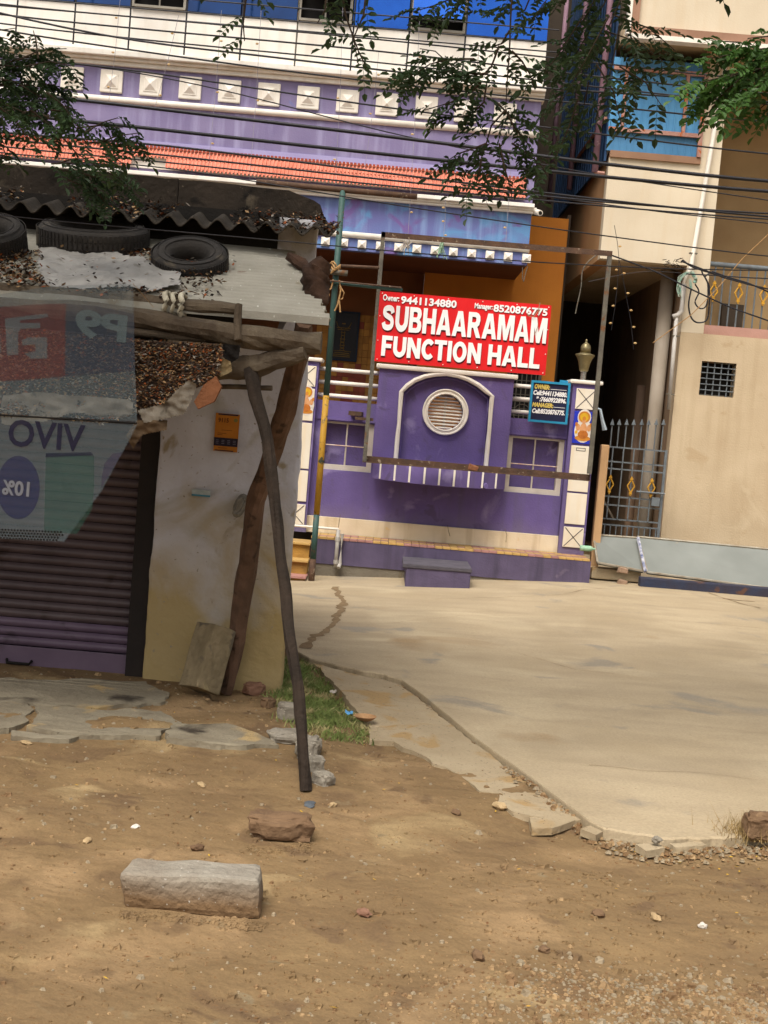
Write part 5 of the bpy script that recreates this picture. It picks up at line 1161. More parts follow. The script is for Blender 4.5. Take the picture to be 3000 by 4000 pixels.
# reflection in the vehicle window, built as an added translucent sheet by the shop
Yt = 8.45
def P3(px, py): p = at(px, py, Yt); return (p.x, p.z)
tsx = empty('window_reflection_sheet', at(260, 1120, Yt), 'added translucent sheet standing in for a vehicle window reflection before the shop shutter', 'reflection sheet')
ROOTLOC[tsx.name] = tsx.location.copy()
M_reflect = mat('reflection_film', '#77868c', '#6f7e84', sc=1.2, rough=.5, bump=.03, alpha=.30, spec=.25)
M_fred = mat('reflected_red', '#6a2620', '#5d211c', sc=2, rough=.5, bump=0, alpha=.42); M_fnavy = mat('reflected_navy', '#2a3048', '#252b40', sc=2, rough=.5, bump=0, alpha=.36); M_fgrey = mat('reflected_grey', '#66767a', '#5f6f73', sc=2, rough=.5, bump=0, alpha=.42)
M_fblue = mat('reflected_blue', '#1c2350', '#252050', sc=2, rough=.5, bump=0, alpha=.5); M_fgreen = mat('reflected_green', '#1f4a3e', '#2c5a4c', sc=5, rough=.5, bump=0, alpha=.32); M_fpurp = mat('reflected_purple', '#46365c', '#3d3052', sc=2, bump=0, alpha=.32); M_fdark = mat('reflected_dark_letter', '#22203a', '#1d1b33', sc=4, bump=0, alpha=.6)
M_flet = mat('reflected_pale_letter', '#8b8c90', '#7f8084', sc=9, bump=0, alpha=.6)
def reflection_piece(name, pts, m_, d): 
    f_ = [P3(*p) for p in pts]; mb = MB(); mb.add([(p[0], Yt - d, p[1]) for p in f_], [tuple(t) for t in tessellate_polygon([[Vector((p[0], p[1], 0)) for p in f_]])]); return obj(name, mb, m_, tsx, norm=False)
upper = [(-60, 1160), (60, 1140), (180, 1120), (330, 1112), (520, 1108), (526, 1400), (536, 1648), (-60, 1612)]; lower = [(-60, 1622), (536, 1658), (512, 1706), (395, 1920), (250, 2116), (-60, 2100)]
reflection_piece('upper_reflection', upper, M_reflect, 0); reflection_piece('lower_reflection', lower, M_reflect, .0)
reflection_piece('red_reflection', [(-60, 1205), (120, 1190), (258, 1186), (256, 1250), (254, 1470), (120, 1482), (-60, 1492)], M_fred, .002); reflection_piece('navy_reflection', [(258, 1186), (380, 1196), (524, 1226), (528, 1450), (254, 1470)], M_fnavy, .002)
g1p, g2p = P3(290, 1320), P3(500, 1226)
text('reflected_letters', 'P9', g1p[0], g2p[0], g1p[1] + .0, g2p[1], Yt - .004, M_fgrey, tsx, .001, .04, mirror=True, skew=-.02)
for q in ([(20, 1245), (186, 1224), (188, 1238), (160, 1244), (78, 1252), (78, 1262), (158, 1262), (158, 1282), (80, 1286), (72, 1300), (72, 1385), (28, 1390)], [(85, 1330), (110, 1318), (185, 1318), (185, 1400), (120, 1402), (95, 1380), (140, 1372), (138, 1345), (90, 1350)], [(-60, 1270), (0, 1268), (5, 1380), (-60, 1400)]): reflection_piece('reflected_stroke', q, M_fgrey, .004)
a, b_ = P3(30, 1742), P3(335, 1660); text('reflected_word', 'VIVO', a[0], b_[0], a[1], b_[1], Yt - .004, M_fdark, tsx, .001, .02, mirror=True)
def oval(name, cx, cy, rx, ry, m_, d, t0=0, t1=2 * math.pi): reflection_piece(name, [(cx + rx * math.cos(t), cy + ry * math.sin(t)) for t in np.linspace(t0, t1, 30)[:-1]], m_, d)
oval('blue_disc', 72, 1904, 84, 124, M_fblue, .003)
a, b_ = P3(8, 1932), P3(118, 1882); text('reflected_number', '10%', a[0], b_[0], a[1], b_[1], Yt - .006, M_flet, tsx, .001, .03, mirror=True)
reflection_piece('reflected_phone', [(180, 1770), (355, 1766), (368, 1780), (368, 1900), (360, 1990), (300, 2085), (172, 2080)], M_fgreen, .003); reflection_piece('phone_edge', [(180, 1770), (355, 1766), (366, 1778), (178, 1786)], M_fdark, .005)
reflection_piece('purple_disc_part', [(480, 1766), (440, 1772), (408, 1810), (398, 1860), (396, 1905), (430, 1850), (470, 1782)], M_fpurp, .003)
M_hole = mat('reflected_dot_dark', '#15130f', bump=0, alpha=.75); hm_ = MB()
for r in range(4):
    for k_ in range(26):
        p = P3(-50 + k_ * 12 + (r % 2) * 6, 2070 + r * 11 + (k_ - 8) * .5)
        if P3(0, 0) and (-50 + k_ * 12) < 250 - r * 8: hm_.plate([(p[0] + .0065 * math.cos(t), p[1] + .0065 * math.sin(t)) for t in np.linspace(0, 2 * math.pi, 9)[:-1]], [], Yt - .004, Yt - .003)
o = obj('reflected_dots', hm_, M_hole, tsx); o['kind'] = 'stuff'
obj('reflected_dark_line', MB().tube([at(-60, 1617, Yt - .004), at(536, 1653, Yt - .004)], .006, 5), M_dark, tsx)
obj('added_string', MB().tube([at(520, 1108, Yt), at(600, 1200, 8.8)], .002, 4).tube([at(-60, 1160, Yt), at(-100, 1180, 8.8)], .002, 4), M_rope, tsx)  # strings made up to carry the reflection sheet

# things on the pier wall
po = empty('wall_poster', at(885, 1690, YS - .02), 'small orange poster with a dark purple band on the shop pier', 'poster'); yo = YS - .03
a, b_ = at(833, 1760, yo), at(937, 1620, yo); x0, x1, z0, z1 = a.x, b_.x, a.z, b_.z; PW, PH = x1 - x0, z1 - z0
M_po = mat('poster_orange', '#c07a22', '#b26e1c', sc=9, rough=.6, bump=.05); M_pk = mat('poster_purple', '#2d2636', '#26202e', sc=9, bump=.0); M_pg = mat('poster_grey_print', '#7a7482', '#6c6674', sc=20, bump=0)
obj('sheet', MB().box(x0, x1, yo - .004, yo + .01, z0, z1), M_po, po); obj('purple_band', MB().box(x0, x1, yo - .0055, yo - .0042, z0 + .14 * PH, z0 + .36 * PH).box(x0 + .02, x1 - .01, yo - .0055, yo - .0042, z1 - .045 * PH, z1 - .01 * PH).box(x0 + .01, x1 - .03, yo - .0055, yo - .0042, z0 + .01 * PH, z0 + .035 * PH), M_pk, po)
text('lettering', '9115', x0 + .12 * PW, x0 + .56 * PW, z0 + .76 * PH, z0 + .88 * PH, yo - .005, mat('poster_brown_ink', '#6a3d1c', '#5d3417', bump=0), po, .001, .03)
l = MB()
for (u0, u1, v) in ((.28, .72, .555), (.14, .5, .47), (.12, .34, .43), (.2, .56, .085)): l.box(x0 + u0 * PW, x0 + u1 * PW, yo - .0055, yo - .0042, z0 + v * PH, z0 + (v + .012) * PH)
obj('ruled_lines', l, MATS['poster_brown_ink'], po)
l = MB()
for k_ in range(4):
    for v in (.2, .245, .285): l.box(x0 + (.08 + .24 * k_) * PW, x0 + (.2 + .24 * k_) * PW, yo - .007, yo - .0057, z0 + v * PH, z0 + (v + .014) * PH)
obj('faint_marks', l, M_pg, po); obj('round_mark', MB().plate([(x0 + .85 * PW + .016 * math.cos(t), z0 + .84 * PH + .016 * math.sin(t)) for t in np.linspace(0, 2 * math.pi, 13)[:-1]], [], yo - .0055, yo - .0042), mat('poster_olive_print', '#8f8648', bump=0), po)
a, b_ = at(748, 1942, yo), at(823, 1914, yo); o = obj('sticker', MB().box(a.x, b_.x, yo - .003, yo + .012, a.z + .012, b_.z - .006), mat('sticker_white', '#b9c2c0', '#8f9a98', sc=16, bump=.1)); tag(o, 'small white and blue sticker below the orange poster', 'sticker')
st_ = empty('sticker_strip', a, 'blue strip along the bottom of the small sticker', 'sticker'); ROOTLOC[st_.name] = st_.location.copy(); obj('print', MB().box(a.x, b_.x, yo - .005, yo - .0032, a.z + .012, a.z + .026), mat('sticker_blue', '#4c8aa0', '#3c7a90', sc=12, bump=0), st_)
c = at(938, 1975, YS - .06); m = MB()
for i in range(5): m.tube([c + Vector((.04 * math.cos(t) * (1 - .05 * i) + .022 * math.sin(t), -.012 * i + random.uniform(-.004, .004), .088 * math.sin(t) * (1 - .06 * i) + .0)) for t in np.linspace(0, 2 * math.pi, 17)], .012, 6, wob=.3)
tag(obj('cord_coil', m, mat('dirty_white_cord', '#8f8a80', '#6f6a60', sc=15, bump=.5)), 'dirty pale cord coil hanging on the wall beside the timber', 'cord')
# leaning concrete block
o = obj('leaning_block', MB().rbox(at(812, 2572, 10.32), (.21, .24, .52), rot=(-.16, .36, .70), jit=.012, cham=.015), mat('rough_concrete', '#8d7e62', '#75684f', sc=9, rough=1, bump=1, bsc=22, spots=[('#5d5446', 6, .6), ('#a3946e', 3, .6)])); tag(o, 'rough concrete block leaning on the shop wall by the timber foot', 'block')
# ledge slabs
M_ledge = mat('ledge_concrete', '#8f8672', '#7a705e', sc=3, rough=1, bump=.8, bsc=20, spots=[('#3c342b', 1.7, .59), ('#a08a62', 2.4, .60)], fleck=('#5f5749', 50, .68))
lg = empty('shop_ledge', (-2.2, 10, 0), 'cracked concrete ledge slabs at the foot of the shop shutter', 'ledge')
for i, (pts, zt2) in enumerate((([(-300, 2636), (560, 2662), (655, 2700), (640, 2742), (560, 2752), (420, 2758), (200, 2750), (-300, 2742)], .03), ([(-300, 2752), (105, 2748), (128, 2770), (95, 2818), (40, 2850), (-300, 2845)], .032),
        ([(145, 2757), (420, 2772), (640, 2775), (690, 2820), (600, 2875), (300, 2868), (95, 2842), (148, 2800)], .036), ([(700, 2820), (900, 2828), (1000, 2860), (1085, 2905), (850, 2912), (640, 2880)], .05), ([(60, 2858), (300, 2872), (280, 2888), (50, 2880)], .025))):
    obj('ledge_slab', MB().slab(jitter_poly(px_poly(pts, zt2), .03, .055, i * 3), (lambda z_: (lambda x, y: z_ + noise.noise(Vector((x * 3, y * 3, 2))) * .02 + noise.noise(Vector((x * 9, y * 9, 2))) * .008))(zt2), .09), M_ledge, lg)
# individually placed rocks
def rock(px, py, size, lab, m_, sq=(1, .7, .5), rot=0, rough=.5, name='rock', cat='stone', box=False, zoff=0, rr=(0, 0, 0)):
    g_ = gr(px, py, .0); z0_ = dirt_h(g_.x, g_.y) if on_dirt(g_.x, g_.y) else apz(g_.x, g_.y)
    g_ = gr(px, py, z0_); m = MB()
    if box == 2: m.sphere((g_.x, g_.y, z0_ + size * sq[2] * .42), size * .55, 8, sq, .28, rot, sup=.55)
    elif box: m.rbox((g_.x, g_.y, z0_ + size * sq[2] / 2 - .01 + zoff), (size * sq[0], size * sq[1], size * sq[2]), rot=(rr[0], rr[1], rot), jit=size * .03, cham=size * .045)
    else: m.sphere((g_.x, g_.y, z0_ + size * sq[2] * .35 + zoff), size * .5, 8, sq, rough, rot)
    return tag(obj(name, m, m_, smooth=False), lab, cat, 'loose stones on the verge')
rock(752, 3538, .61, 'long grey dressed stone block lying alone on the near earth', mat('dressed_block', '#9c988c', '#868075', sc=6, rough=1, bump=.9, bsc=26, zst=('#6f563a', .03, .19, .05, .95), spots=[('#6d6050', 4, .64)], fleck=('#b5b0a6', 50, .70)), (1, .36, .30), rot=-.04, name='stone_block', box=True)
rock(1090, 3268, .33, 'brown oblong boulder right of the near stone block', M_stoneb, (1, .55, .42), rot=.05, name='boulder', box=2)
for args in ((1125, 2812, .17, 'squarish grey foundation stone at the shop corner', M_stone, (1, .8, .8)), (1120, 2900, .21, 'flat grey foundation stone below the squarish one', M_stone, (1.1, .9, .45)), (1200, 2960, .19, 'weathered foundation stone behind the prop pole', M_stone, (.8, .9, .8)),
             (1262, 3065, .12, 'rounded stone right of the prop pole foot', M_stone, (.8, 1, .7)), (990, 2712, .13, 'reddish rubble stone at the foot of the leaning timber', mat('reddish_stone', '#8a6753', '#755442', sc=7, bump=.6), (1.2, .8, .8)), (1045, 2760, .10, 'small brown rubble stone left of the foundation stones', M_stoneb, (1, .8, .7)),
             (1230, 3012, .11, 'broken stone wedged between prop pole and foundation stones', M_stone, (1, .8, .9))):
    rock(args[0], args[1], args[2], args[3], args[4], args[5], rot=random.random(), box=2, rr=(random.uniform(-.15, .15), random.uniform(-.15, .15), 0))
for args in ((785, 3070, .085, 'pale flat chip on the earth left of the prop pole', mat('pale_stone', '#b39a74', '#9f8763', sc=9, bump=.5), (1.2, .6, .3)), (1210, 3145, .10, 'blue grey slate piece just below the prop pole', mat('slate', '#5a6066', '#4b5157', sc=8, bump=.3), (1.2, .7, .18)),
             (1950, 3160, .10, 'tan stone beside the broken plate', mat('pale_stone', ''), (1, .6, .5)), (2565, 3290, .06, 'grey pebble under the right pavement rim', M_stone, (1, .8, .7)), (2335, 3580, .07, 'dark brown clod on the right earth', M_stoneb, (1, .8, .6)),
             (2745, 3625, .045, 'white pebble at far right of the earth', mat('white_pebble', '#d5cfc4', '#c0b9ad', sc=9), (1, .8, .7)), (1865, 3745, .07, 'brown clod with pale top near the bottom centre', M_stoneb, (1.1, .7, .6)), (2125, 3720, .05, 'small dark clod near a yellow leaf', M_stoneb, (1, .8, .7)),
             (770, 3320, .05, 'brown pebble just behind the near stone block', M_stoneb, (1.5, .8, .7)), (340, 3290, .05, 'small pale chip left of the stone block', mat('pale_stone', ''), (1.4, .8, .5)), (530, 3235, .04, 'tiny light pebble above the stone block', mat('white_pebble', ''), (1.4, .8, .6)),
             (1420, 3575, .06, 'reddish pebble on the middle earth', mat('reddish_stone', ''), (1.3, .8, .6)), (2560, 3590, .06, 'tan clod right of the dark one', mat('pale_stone', ''), (1.4, .7, .5)), (1300, 3150, .05, 'small pebble right of the slate piece', mat('pale_stone', ''), (1, .8, .6)), (1780, 3180, .06, 'dull pebble left of the tan stone', M_stoneb, (1.4, .8, .5)), (100, 2905, .06, 'light stone on the earth before the ledge', mat('pale_stone', ''), (1.4, .8, .4))):
    rock(*args, rot=random.random() * 3)
bk_ = MB()
for i in range(420):
    t = random.random(); g_ = gr(478 + 560 * t, 3562 + 42 * t, 0); y_ = g_.y - abs(random.gauss(0, .03)) + .03; low_stone(bk_, (g_.x, y_, dirt_h(g_.x, y_) + .004), random.uniform(.006, .022), .5)
for i in range(260):
    g_ = gr(random.uniform(950, 1230), 3305, 0); y_ = g_.y + random.gauss(0, .05); low_stone(bk_, (g_.x, y_, dirt_h(g_.x, y_)), random.uniform(.005, .016), .5)
for i in range(90):
    g_ = gr(random.uniform(20, 2980), random.uniform(2950, 3980), 0)
    if on_dirt(g_.x, g_.y): low_stone(bk_, (g_.x, g_.y, dirt_h(g_.x, g_.y) - .004), random.uniform(.018, .04), random.uniform(.2, .4))
tag(obj('banked_soil', bk_, M_dirt, norm=False), 'soil crumbs banked against the stone block and boulder', 'earth', kind='stuff')
# right edge clump of dry weeds and stone
rock(2960, 3270, .17, 'dark rough stone at the right photo edge under dry weeds', M_stoneb, (1, .8, .9), name='rock', box=2)
wd = MB(); g_ = gr(2950, 3255, .05)
for i in range(900):
    a = random.random() * 6.3; r = abs(random.gauss(0, .11)); b0 = Vector((g_.x + r * math.cos(a), g_.y + r * math.sin(a) * .8, .03)); h = random.uniform(.03, .14); t = Vector((random.gauss(0, .05), random.gauss(0, .05), h))
    wd.add([b0, b0 + Vector((.004, 0, 0)), b0 + t], [(0, 1, 2)])
tag(obj('dry_weeds', wd, mat('dry_straw', '#a3895a', '#7d6a42', sc=9, bump=0), norm=False), 'clump of dry straw coloured weeds at the pavement rim', 'weeds', kind='stuff')
# litter in the grass
for (px, py, sz, c1, lab) in ((1362, 2798, .055, '#5f9fd0', 'light blue wrapper on the grass'), (1300, 2715, .05, '#b5aca0', 'whitish scrap lying in the upper grass')):
    g_ = gr(px, py, .02); m = MB(); rot = random.random(); P_ = []
    m = cloth_grid([(g_.x - sz * .6, g_.y - sz), (g_.x + sz * .5, g_.y - sz * 1.2), (g_.x + sz * .6, g_.y + sz), (g_.x - sz * .5, g_.y + sz)], lambda x, y: .05 + noise.noise(Vector((x * 40, y * 40, 0))) * .02, 14, .0)
    tag(obj('wrapper', m, mat('wrap_' + c1[1:], c1), norm=False), lab, 'litter', 'litter on the grass patch')
g_ = gr(1425, 2815, .03); cd = MB(); cd.lathe((g_.x, g_.y, .03), [(.035, 0), (.06, .012), (.085, .035), (.08, .036), (.055, .016), (.03, .006)], 18); tag(obj('leaf_plate', cd, mat('cardboard_tan', '#b08a62', '#9a7450', sc=9)), 'crushed tan paper plate at the grass edge', 'plate', 'litter on the grass patch')

# ================================================================== CABLES
_unused = [ # (x1, y1, x2, y2, radius, Y, label)
 (300, 380, 3000, 760, .024, 15, 'thickest black cable crossing just under the row of square bosses'),
 (0, 445, 3000, 755 - 5, .024, 15.4, 'thick black cable crossing the lavender wall above the tiles'),
 (300, 545, 1500, 655, .0001, 15, None),
]
CB = [((0, 360), (300, 388), (1500, 530), (2350, 640), (3000, 712), .020, 'thickest black cable crossing below the white boss row'),
      ((0, 445), (300, 470), (1500, 603), (2350, 690), (3000, 752), .020, 'thick black cable over the lavender wall, second from the boss row'),
      ((0, 55), (500, 160), (1000, 215), (1500, 275), (2100, 345), .011, 'dark cable sloping across the white band toward its lower edge'),
      ((0, 120), (490, 192), (900, 250), (1500, 325), (3000, 480), .010, 'thin cable along the bottom of the white band'),
      ((0, 20), (700, 82), (1500, 155), (2240, 235), (3000, 320), .009, 'thin cable just below the glass floor'),
      ((0, 60), (600, 118), (1500, 200), (2240, 290), (3000, 370), .010, 'thin cable in the upper part of the white band'),
      ((0, 95), (700, 170), (1500, 245), (2240, 330), (3000, 412), .009, 'thin cable through the middle of the white band'),
      ((0, 225), (400, 255), (900, 330), (1500, 420), (3000, 605), .010, 'cable crossing the white square bosses'),
      ((0, 215), (470, 268), (900, 355), (1500, 517), (2300, 680), .007, 'slim wire sagging steeply across the bosses'),
      ((0, 520), (600, 560), (1500, 675), (2300, 775), (3000, 850), .013, 'cable along the top of the orange tiles'),
      ((0, 545), (600, 600), (1500, 702), (2300, 785), (3000, 838), .012, 'cable through the middle of the orange tiles'),
      ((0, 575), (600, 628), (1500, 725), (2300, 800), (3000, 860), .010, 'cable along the lower edge of the orange tiles'),
      ((0, 600), (650, 650), (1500, 780 + 15), (2200, 900), (3000, 1005), .008, 'thin wire over the blue balcony band and beige wall'),
      ((-20, 845), (700, 905), (1300, 958), (1700, 1000), (2600, 1055), .007, 'thin wire passing in front of the tyres and the sign frame'),
      ((1800, 720), (2300, 790), (2600, 830), (3000, 872), (3200, 895), .008, 'thin wire across the beige wall below the blue box'),
      ((2370, 990), (2560, 1060), (2700, 1130), (2850, 1200), (3050, 1270), .012, 'black service cable falling from the frame corner to the right'),
      ((2660, 1020), (2740, 1050), (2830, 1085), (2920, 1110), (3050, 1140), .012, 'upper black cable of the bundle by the balcony rail'),
      ((2680, 1070), (2780, 1075), (2850, 1080), (2930, 1085), (3050, 1090), .010, 'level black cable crossing the balcony rail top'),
      ((2780, 1060), (2850, 1085), (2920, 1105), (2980, 1130), (3050, 1165), .012, 'lower black cable of the bundle by the balcony rail'),
      ((2550, 1340), (2700, 1230), (2800, 1130), (2900, 1010), (3050, 870), .007, 'brown string rising steeply to the right across the balcony')]
for i, row in enumerate(CB):
    pts, r, lab = row[:5], row[5], row[6]; Yc = (14.6 + .13 * i) if i < 13 else (17.4 if i == 14 else 20.2)
    if i == 13: Yc = 8.2
    P_ = [at(px, py, Yc) for px, py in pts]; Q = []
    X_ = [p.x for p in P_]; Z_ = [p.z for p in P_]
    if i < 14:                                                       # run on beyond the frame to both sides
        s0 = (Z_[1] - Z_[0]) / (X_[1] - X_[0]); s1 = (Z_[-1] - Z_[-2]) / (X_[-1] - X_[-2])
        X_ = [X_[0] - 9] + X_ + [X_[-1] + 9]; Z_ = [Z_[0] - 9 * s0 + .5] + Z_ + [Z_[-1] + 9 * s1 + .5]
    n = 60; tq = np.linspace(X_[0], X_[-1], n); zq = np.interp(tq, X_, Z_) if X_[0] < X_[-1] else None
    ker = np.array([1, 2, 3, 2, 1]) / 9.; zs = zq.copy(); zs[2:-2] = np.convolve(zq, ker, 'valid')
    k_ = 1.0 if Yc > 17 else (1.0 if i != 13 else 1)
    rr_ = r * (.55 if i == 13 else 1)
    o = obj('overhead_cable', MB().tube([(a_, Yc, b_) for a_, b_ in zip(tq, zs)], rr_, 6), M_cable if i != 19 else M_rope, smooth=True); tag(o, lab, 'cable', 'overhead cables across the street')
# cable knot at the wall pipe
kn = MB(); c = at(2690, 1085, 20.7)
def loopc(pts, r, m_=None): kn.tube(cat([at(px, py, 20.72) for px, py in pts]), r, 6)
loopc([(2700, 1130), (2690, 1190), (2700, 1240), (2725, 1260), (2760, 1250), (2770, 1200), (2770, 1120), (2755, 1080), (2790, 1060)], .013)
loopc([(2715, 1110), (2730, 1140), (2715, 1180), (2735, 1205), (2760, 1190), (2765, 1110), (2745, 1070), (2740, 1050)], .012)
loopc([(2665, 1015), (2700, 1040), (2740, 1055), (2790, 1070), (2830, 1085)], .014); loopc([(2300, 1100), (2500, 1062), (2660, 1066)], .004)
tag(obj('cable_knot', kn, M_cable), 'looped knot of black cables hanging beside the white wall pipe', 'cable')
kn = MB()
for i in range(7): loopc([(2690 + random.randint(-8, 8), 1062), (2660 + random.randint(-14, 6), 1090 + random.randint(-8, 8)), (2650 + random.randint(-10, 10), 1125), (2656 + random.randint(-6, 10), 1160 + random.randint(-10, 12))], .006)
loopc([(2700, 1060), (2718, 1090), (2712, 1105)], .03); loopc([(2695, 1090), (2700, 1130)], .022)
tag(obj('wire_ends', kn, mat('pale_wire_bundle', '#b5b5a5', '#5f9080', sc=14)), 'tangle of pale and green wire ends with white caps at the wall pipe', 'wire')
# twig nest by the underside corner
kn = MB()
for i in range(26): a = at(2630 + random.uniform(-45, 40), 1025 + random.uniform(-10, 22), 20.8); kn.tube([a, a + Vector((random.uniform(-.12, .12), random.uniform(-.04, .04), random.uniform(-.05, .05)))], .005, 4)
tag(obj('twig_tangle', kn, M_woodd), 'tangle of twigs and wire stuck at the projecting floor corner', 'twigs')
kn = MB()
loopc([(2340, 990), (2300, 1020), (2275, 1060), (2270, 1120), (2255, 1190), (2248, 1225)], .009); tag(obj('dangling_cable', kn, M_iron), 'grey cable end dangling inside the frame top right corner', 'cable')
# hanging light strings
def light_string(pts, Y, lab, nb_=4, r=.004, m_=None):
    e = empty('light_string', at(pts[0][0], pts[0][1], Y), lab, 'string lights', 'unlit string lights'); ROOTLOC[e.name] = e.location.copy()
    P_ = [at(px, py, Y) for px, py in pts]; obj('wire', MB().tube(P_, r, 5), m_ or M_cable, e)
    for i in range(nb_):
        t = (i + .6) / nb_ * (len(P_) - 1); k_ = min(int(t), len(P_) - 2); c = P_[k_].lerp(P_[k_ + 1], t - k_); s_ = random.choice((-1, 1))
        obj('bulb', MB().sphere(c + Vector((s_ * .03, -.01, 0)), .02, 6, (1.3, .8, .8)), mat('bulb_amber', '#c9ac7a', '#b5905a', sc=20, rough=.2, bump=0), e)
light_string([(2418, 1010), (2412, 1110), (2402, 1200), (2388, 1290)], 19.6, 'left dangling string of small amber bulbs before the dark alley', 4)
light_string([(2420, 1020), (2445, 1150), (2465, 1260), (2475, 1365)], 19.6, 'right dangling string of small amber bulbs before the dark alley', 5)
light_string([(2400, 880), (2412, 950), (2418, 1010)], 19.6, 'short upper string leading to the alley bulbs', 1)
M_thin = mat('pale_thin_wire', '#9c98a0', '#7f7b84', sc=9, bump=0)
for i, (xt, xb, y0, y1) in enumerate(((470, 425, -10, 395), (698, 605, 60, 420), (865, 815, 40, 640), (1020, 975, 40, 700), (1340, 1310, 0, 720), (1640, 1592, 40, 950), (1480, 1425, 200, 660), (1740, 1730, 780, 940), (2000, 1975, 500, 950))):
    light_string([(xt, y0), ((xt + xb) / 2 + 4, (y0 + y1) / 2), (xb, y1)], 20.55, ['thin pale light string hanging at the far left of the hall front', 'thin light string slanting past the third visible boss', 'thin light string past the fourth boss down to the tiles', 'thin light string past the fifth boss', 'thin light string right of the sixth boss', 'long thin light string reaching the small boss row', 'thin light string behind the seventh boss', 'short light string over the blue balcony band centre', 'thin light string behind the leafy branch'][i], 3, .0035, M_thin)
for (px, py, m_, lab) in ((1590, 945, M_pan, 'small bundled ribbon knot on the balcony bead'), (1726, 960, mat('green_tinsel', '#5d9a6a', '#b5c8b0', sc=30, rough=.3), 'green and silver tinsel bundle on the balcony bead')):
    c = at(px, py, 20.9); m = MB()
    for i in range(16): m.tube([c + Vector((random.gauss(0, .02), random.gauss(0, .02), .12)), c + Vector((random.gauss(0, .03), random.gauss(0, .03), 0)), c + Vector((random.gauss(0, .05), random.gauss(0, .03), -random.uniform(.08, .2)))], .006, 4)
    tag(obj('tinsel_bundle', m, m_), lab, 'tinsel')
c = at(2035, 1080, 21.1); o = obj('hook_wire', MB().tube([at(2041, 1045, 21.1), at(2041, 1090, 21.1), at(2045, 1100, 21.1), at(2055, 1060, 21.1), at(2062, 1040, 21.1)], .007, 5), M_iron); tag(o, 'bent wire hook hanging under the balcony right corner', 'wire')

# ================================================================== TREES
M_leaf = mat('tree_leaf', '#3f5533', '#32462b', sc=3, rough=.55, bump=0, spec=.35, vary=.22, spots=('#4c682e', 2.3, .64)); M_leafy = mat('fresh_tree_leaf', '#4c7030', '#3d5e28', sc=3, rough=.5, bump=0, spec=.35, vary=.2)
for m_ in (M_leaf, M_leafy):                                         # thin leaves let some light through
    t = m_.node_tree; b = t.nodes['Principled BSDF']; tr_ = t.nodes.new('ShaderNodeBsdfTranslucent'); mx = t.nodes.new('ShaderNodeMixShader'); mx.inputs[0].default_value = .38
    t.links.new(b.inputs['Base Color'].links[0].from_socket, tr_.inputs[0]); t.links.new(b.outputs[0], mx.inputs[1]); t.links.new(tr_.outputs[0], mx.inputs[2]); t.links.new(mx.outputs[0], t.nodes['Material Output'].inputs[0])
M_twig = mat('twig_bark', '#453a2e', '#362c22', sc=9, rough=.9, bump=.4)
def frond_geo(seed, L=.18, pairs=5, lw=.024, ll=.05):
    rnd = random.Random(seed); m = MB(); pts = [Vector((0, 0, 0))]; d = Vector((1, 0, .05))
    for i in range(pairs + 1): pts.append(pts[-1] + d * L / (pairs + 1)); d = (d + Vector((0, rnd.uniform(-.08, .08), -.11))).normalized()
    m.tube(pts, .0013, 3)
    def lf_(c, yaw, s_):
        dd = Vector((math.cos(yaw), math.sin(yaw), rnd.uniform(-.45, .05))).normalized(); n = Vector((-dd.y, dd.x, rnd.uniform(-.35, .35))).normalized(); L2 = ll * s_; w = lw * s_; up = dd.cross(n) * .006 * s_
        m.add([c, c + dd * L2 * .35 + n * w * .5 + up, c + dd * L2 * .75 + n * w * .42 + up, c + dd * L2 - Vector((0, 0, .004)), c + dd * L2 * .75 - n * w * .42 + up, c + dd * L2 * .35 - n * w * .5 + up], [(0, 1, 2, 3), (0, 3, 4, 5)])
    for i in range(1, pairs + 1):
        for s_ in (-1, 1): lf_(pts[i], s_ * rnd.uniform(.95, 1.25), rnd.uniform(.8, 1.1) * (1 - .3 * abs(i / pairs - .5)))
    lf_(pts[-1], 0, 1.1); return m
def frond_mesh(seed, m_, **k): return mesh_of(frond_geo(seed, **k), m_, name='leaf_frond')
FR = [frond_mesh(i, M_leaf) for i in range(5)]; FG = [frond_mesh(50 + i, M_leafy, lw=.03, ll=.05) for i in range(4)]; FGEO = [frond_geo(i) for i in range(5)]
